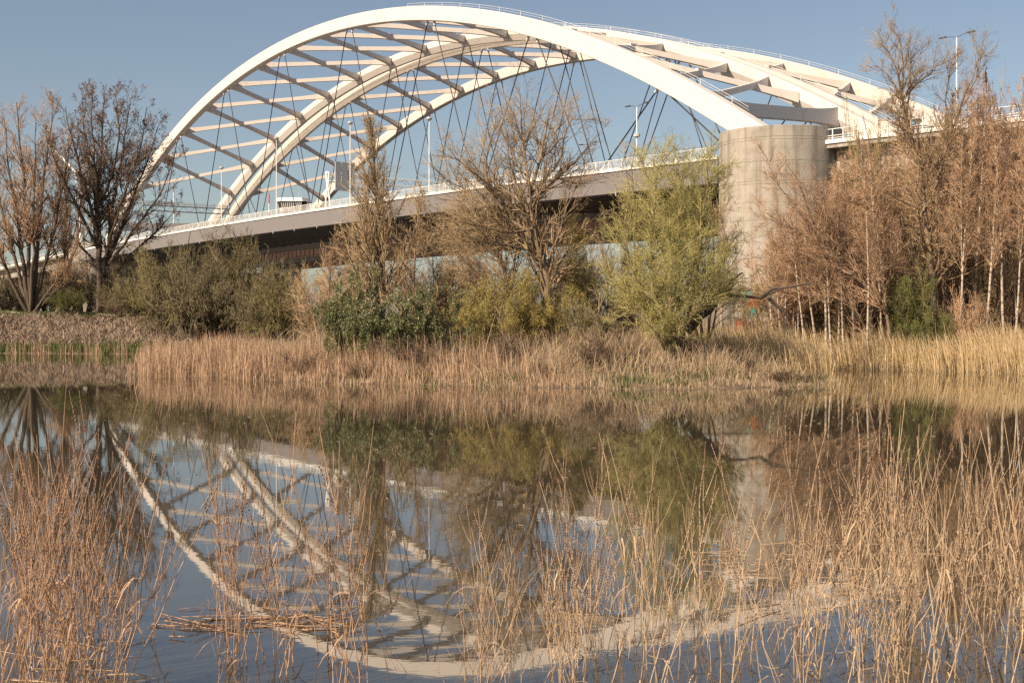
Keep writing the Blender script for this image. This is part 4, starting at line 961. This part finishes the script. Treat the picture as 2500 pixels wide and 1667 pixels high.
# pinkish reeds at the left of the island
x, y, d = scatter(rng, 130000, -36, 6, 86, 128, lambda x, y, d: (d > -.7) & (d < np.interp(x, [-34, -18, -8, 5], [9, 8, 8, 7])) & (rng.uniform(size=len(x)) < np.interp(x, [-36, -16, -6, 6], [1, .9, .6, .25])))
k = rng.uniform(size=len(x)) < .15 + .85 * clump(x, y, .9) ** 1.2; x, y, d = x[k][:24000], y[k][:24000], d[k][:24000]
h = np.interp(x, [-34, -20, -12, -2, 6], [2.4, 2.4, 2.7, 2.6, 1.8]) * np.where(x > -17, np.interp(d, [0, 3.5, 6], [.35, .7, 1.1]), 1.0) * rng.uniform(.3, 1.12, len(x)) * (.65 + .55 * clump(x, y, .6, 2))
V, F = blades(rng, x, y, np.maximum(ground_z(x, y), -.3), h, rng.uniform(.016, .034, len(x)), (-.02, 0), .10, .25)
o = MB().add(V, F).build('pinkish_reed_bed', M['reed_pink']); tag(o, 'dense pinkish dry reeds on the low point of the island', 'reeds', kind='stuff')
# tan dry growth over the rest of the island
x, y, d = scatter(rng, 160000, -33, 30, 84, 125, lambda x, y, d: (d > -.4) & (d < 20) & (rng.uniform(size=len(x)) < np.interp(x, [-33, -12, 0, 25], [.25, .7, 1, 1])))
k = rng.uniform(size=len(x)) < .12 + .88 * clump(x, y, .75, 4) ** 1.3; x, y, d = x[k][:36000], y[k][:36000], d[k][:36000]
h = np.interp(d, [-.4, 3, 8, 16], [.35, .7, 1.7, 1.9]) * rng.uniform(.3, 1.35, len(x)) * (.45 + .95 * clump(x, y, .8, 1))
V, F = blades(rng, x, y, np.maximum(ground_z(x, y), -.2), h, rng.uniform(.015, .04, len(x)), (-.03, 0), .30, .1)
o = MB().add(V, F).build('tan_island_reeds', M['reed_tan']); tag(o, 'tangled tan dry reeds and stems covering the middle of the island', 'reeds', kind='stuff')
x, y, d = scatter(rng, 60000, -20, 24, 84, 112, lambda x, y, d: (d > .8) & (d < 16) & (clump(x, y, .8, 7) > .62))
x, y = x[:7000], y[:7000]
V, F = blades(rng, x, y, ground_z(x, y), rng.uniform(.2, .7, len(x)), rng.uniform(.04, .10, len(x)), (0, 0), .35, 0, 2)
o = MB().add(V, F).build('island_grass', M['grass_green']); tag(o, 'patches of green weeds showing between the island reeds', 'grass', kind='stuff')
# dike: green strip at the foot, rough grey scrub on the slope, sparse reeds in the water
x, y, d = scatter(rng, 120000, -85, -34, 160, 205, lambda x, y, d: ((d > .6) & (d < 5.5)) | ((d > 18) & (d < 30)))
x, y, d = x[:22000], y[:22000], d[:22000]
V, F = blades(rng, x, y, ground_z(x, y), np.where(d < 6, .75, .32) * rng.uniform(.5, 1.3, len(x)), rng.uniform(.05, .12, len(x)), (0, 0), .3, 0, 2)
o = MB().add(V, F).build('dike_grass', M['grass_green']); tag(o, 'short green grass along the foot and crest of the dike', 'grass', kind='stuff')
x, y, d = scatter(rng, 120000, -85, -30, 160, 200, lambda x, y, d: (d > 5) & (d < 19) & (rng.uniform(size=len(x)) < .3 + .7 * clump(x, y, .9, 3)))
x, y = x[:17000], y[:17000]
V, F = blades(rng, x, y, ground_z(x, y), rng.uniform(.25, .8, len(x)), rng.uniform(.05, .14, len(x)), (0, 0), .7, 0, 2)
o = MB().add(V, F).build('dike_scrub', M['scrub_grey']); tag(o, 'matted grey-brown dead growth on the dike slope', 'scrub', kind='stuff')
x, y, d = scatter(rng, 60000, -75, -36, 155, 180, lambda x, y, d: (d > -3.5) & (d < 1.0) & (clump(x, y, 1.3, 5) > .62))
x, y = x[:900], y[:900]
V, F = blades(rng, x, y, np.full(len(x), -.1), rng.uniform(.8, 2.2, len(x)), rng.uniform(.03, .06, len(x)), (0, 0), .10)
o = MB().add(V, F).build('inlet_reeds', M['reed_pink']); tag(o, 'sparse dry reeds standing in the inlet below the dike', 'reeds', kind='stuff')
# undergrowth beneath the birches
x, y, d = scatter(rng, 60000, 24, 70, 118, 160, lambda x, y, d: (d > 9) & (d < 45))
x, y, d = x[:15000], y[:15000], d[:15000]
V, F = blades(rng, x, y, ground_z(x, y), np.interp(d, [9, 25, 45], [1.6, 4.0, 7.0]) * rng.uniform(.3, 1.2, len(x)), rng.uniform(.03, .06, len(x)), (0, 0), .2)
o = MB().add(V, F).build('birch_undergrowth', M['twig_red']); tag(o, 'red-brown leafless undergrowth filling the birch thicket', 'undergrowth', kind='stuff')

# -- stalks in the near water
def stalk_mesh(rng, H, spike, r=.0085):
    b = MB(); sd = MB()
    K = 7; t = np.linspace(0, 1, K + 1); lean = rng.normal(0, .12, 2); bend = rng.normal(0, .14, 2)
    P = np.stack([lean[0] * H * t + bend[0] * H * t ** 2, lean[1] * H * t + bend[1] * H * t ** 2, H * t - .35], -1); P[1:-1, :2] += rng.normal(0, .02, (K - 1, 2))
    V, F = tubes(P[None], np.linspace(r, r * .4, K + 1)[None], 5); b.add(V, F)
    n = rng.integers(2, 7)
    for q in rng.uniform(.1, .7, rng.integers(1, 4)):      # dry strap leaves still hanging on
        k = min(int(q * K), K - 1); p = P[k]; a = rng.uniform(0, 6.28); L = rng.uniform(.2, .5); u = np.linspace(0, 1, 4)
        Q = p + np.stack([math.cos(a) * L * u, math.sin(a) * L * u, L * (.5 * u - 1.0 * u ** 2)], -1); sdv = V3(-math.sin(a), math.cos(a), 0) * .011
        W = np.array([1, 1, .7, .1])[:, None] * sdv; b.add(np.stack([Q - W, Q + W], 1), [(2 * j, 2 * j + 1, 2 * j + 3, 2 * j + 2) for j in range(3)])
    for q in rng.uniform(.35, .85, n):
        k = min(int(q * K), K - 1); p = P[k] + (P[k + 1] - P[k]) * (q * K - k); a = rng.uniform(0, 6.28); L = H * rng.uniform(.14, .36)
        u = np.linspace(0, 1, 5); out = rng.uniform(.18, .42)
        Q = p + np.stack([math.cos(a) * out * L * (u ** .7), math.sin(a) * out * L * (u ** .7), L * u], -1)
        V, F = tubes(Q[None], np.linspace(r * .6, r * .28, 5)[None], 4); b.add(V, F)
        if spike and rng.uniform() < .8: beads(rng, sd, Q[2:], .011)
    if spike: beads(rng, sd, P[-3:], .013)
    return b, sd
def beads(rng, sd, Q, r):
    L = np.linalg.norm(Q[-1] - Q[0]); n = max(4, int(L / .035)); t = np.linspace(0, len(Q) - 1.001, n); k = t.astype(int); f = (t - k)[:, None]
    c = Q[k] * (1 - f) + Q[k + 1] * f + rng.normal(0, .004, (n, 3)); rr = r * rng.uniform(.6, 1.15, (n, 1))
    for o_ in ():
        pass
    oct_ = np.array([(1, 0, 0), (0, 1, 0), (-1, 0, 0), (0, -1, 0), (0, 0, 1.1), (0, 0, -1.1)])
    V = (c[:, None, :] + oct_[None] * rr[:, None, :]).reshape(-1, 3); base = (np.arange(n) * 6)[:, None, None]
    F = (np.array([(0, 1, 4), (1, 2, 4), (2, 3, 4), (3, 0, 4), (1, 0, 5), (2, 1, 5), (3, 2, 5), (0, 3, 5)])[None] + base).reshape(-1, 3)
    sd.add(V, F)
rng = np.random.default_rng(201)
VAR = []
for i in range(20):
    spike = i % 2 == 0; pink = i >= 10
    b, sd = stalk_mesh(rng, 2.4, spike, 0.0082 if pink else .0075); me = b.mesh('stem'); me.materials.append(M['stalk_pink' if pink else 'stalk_tan'])
    sm = None
    if spike: sm = sd.mesh('seed_spike'); sm.materials.append(M['seed'])
    VAR.append((me, sm, pink, spike))
def zone_points(rng, n):
    """(x, y, height, pink): where the near stalks stand"""
    out = []
    zones = [(-20, 180, 14.6, 22, 1060, 1520, .13, True), (100, 300, 15.0, 20, 1080, 1500, .13, True), (290, 560, 15.5, 21, 1300, 1620, .014, True), (545, 600, 17.5, 20, 1020, 1300, .02, True), (660, 730, 17, 20.5, 1200, 1400, .016, True), (790, 910, 15.6, 20, 1120, 1400, .022, True),
             (600, 1200, 16.0, 18.0, 1480, 1660, .018, True), (1150, 1420, 15.6, 22, 1170, 1520, .10, False), (1400, 1760, 15.6, 23, 1100, 1480, .15, False), (1740, 1980, 15.6, 25, 1080, 1480, .09, False), (1940, 2260, 15.6, 26, 1020, 1420, .17, False), (2220, 2530, 15.4, 25, 1070, 1440, .14, False)]
    wts = np.array([z[6] for z in zones]); wts /= wts.sum()
    cents = {}
    for zi, z in enumerate(zones):
        m = max(2, int((z[1] - z[0]) / 28)); cents[zi] = [(rng.uniform(z[0], z[1]), rng.uniform(z[2], z[3])) for _ in range(m)]
    for zi in rng.choice(len(zones), n, p=wts):
        z = zones[zi]
        if rng.uniform() < .45:
            c = cents[zi][rng.integers(len(cents[zi]))]; D = np.clip(c[1] + rng.normal(0, .35), 14.5, 27); px = c[0] + rng.normal(0, 16)
        else:
            px = rng.uniform(z[0], z[1]); D = rng.uniform(z[2], z[3])
        yt = z[4] + (z[5] - z[4]) * rng.beta(1.5, 1.2) if rng.uniform() > .06 else z[4] - rng.uniform(0, 40)
        H = pyZ(yt, D)
        out.append((pxX(px, D), D, np.clip(H, .4, 3.3), z[7]))
    return out
pts = zone_points(rng, 300)
for (x, y, H, pink) in pts:
    cand = [v for v in VAR if v[2] == pink]; me, sm, _, spike = cand[rng.integers(len(cand))]
    lb = ('dry reddish stalk with dark beaded seed spikes standing in the shallows by the near bank' if spike else 'dry reddish branching stalk without seed spikes in the shallows by the near bank') if pink else \
         ('dry tan stalk with dark beaded seed spikes standing in the shallows by the near bank' if spike else 'dry tan branching stalk without seed spikes in the shallows by the near bank')
    root = empty('dry_stalk', (x, y, 0), rng.uniform(0, 6.28), lb, 'stalk', 'dry stalks in the near shallows'); k = (H + .35) / 2.4
    root.scale = (k ** .5, k ** .5, k); root.rotation_euler = (rng.normal(0, .09), rng.normal(0, .09), rng.uniform(0, 6.28)); root.location.z = -.35 + .35 * k
    link('stem', me, None, root)
    if sm: tag(link('seed_spike', sm, None, root), kind='stuff')
# the rest of the stalks as one mass per colour
for pink in (True, False):
    b = MB(); sd = MB()
    srcs = [v for v in VAR if v[2] == pink]
    arrs = []
    for me, sm, _, _ in srcs:
        def arr(m):
            v = np.empty(len(m.vertices) * 3); m.vertices.foreach_get('co', v); nt = len(m.polygons); lt = np.empty(nt, int); m.polygons.foreach_get('loop_total', lt); li = np.empty(len(m.loops), int); m.loops.foreach_get('vertex_index', li); return v.reshape(-1, 3), li.reshape(nt, lt[0])
        arrs.append((arr(me), arr(sm) if sm else None))
    for (x, y, H, pk_) in [p for p in zone_points(rng, 330) if p[3] == pink]:
        A, S_ = arrs[rng.integers(len(arrs))]; k = (H + .35) / 2.4; a = rng.uniform(0, 6.28); tx, ty = rng.normal(0, .11, 2) * (2.2 if rng.uniform() < .15 else 1)
        def tr(v):
            q = v.copy(); q[:, 2] = (q[:, 2] + .35) * k - .35; q[:, :2] *= k ** .5; c, s = math.cos(a), math.sin(a)
            X = c * q[:, 0] - s * q[:, 1] + tx * q[:, 2] + x; Y = s * q[:, 0] + c * q[:, 1] + ty * q[:, 2] + y; return np.stack([X, Y, q[:, 2]], -1)
        b.add(tr(A[0]), A[1])
        if S_ is not None: sd.add(tr(S_[0]), S_[1])
    o = b.build('stalk_thicket', M['stalk_pink' if pink else 'stalk_tan']); tag(o, 'mass of dry reddish stalks in the near shallows' if pink else 'mass of dry tan stalks in the near shallows', 'stalks', kind='stuff')
    o2 = sd.build('seed_spikes', M['seed'], o); tag(o2, kind='stuff')
# floating and matted dead stems
def debris(rng, n, regs, name, label, mat, up=.05):
    P = []; R = []
    for _ in range(n):
        a, b_, D0, D1, L0, L1 = regs[rng.integers(len(regs))]; D = rng.uniform(D0, D1); px = rng.uniform(a, b_); L = rng.uniform(L0, L1); an = rng.normal(0, .55) + (rng.uniform() < .3) * 1.2; x = pxX(px, D)
        d = V3(math.cos(an), math.sin(an), rng.normal(0, up)) * L / 2; c = V3(x, D, .012 + abs(rng.normal(0, up * .6)))
        m = c + rng.normal(0, .02, 3); m[2] = max(m[2], .01); P.append([c - d, m, c + d]); R.append(np.full(3, rng.uniform(.004, .011)))
    P = np.array(P); P[..., 2] = np.maximum(P[..., 2], .004); V, F = tubes(P, np.array(R), 4); o = MB().add(V, F).build(name, mat); tag(o, label, 'debris', kind='stuff')
debris(rng, 60, [(410, 940, 18.8, 21.0, .2, 1.1), (480, 800, 19.5, 20.3, .3, 1.8)], 'floating_stems', 'raft of broken reddish stems floating on the near water', M['stalk_pink'], .02)
debris(rng, 90, [(1850, 2450, 20, 27, .3, 1.3), (1700, 2000, 23, 27, .2, .9), (0, 330, 15, 19, .3, 1.2)], 'matted_stems', 'matted broken tan stems lying among the near stalks', M['stalk_tan'], .10)
debris(rng, 300, [(200, 2300, 24, 85, .04, .16)], 'floating_specks', 'scattered bits of dead stem floating on the open water', M['reed_tan'], .003)
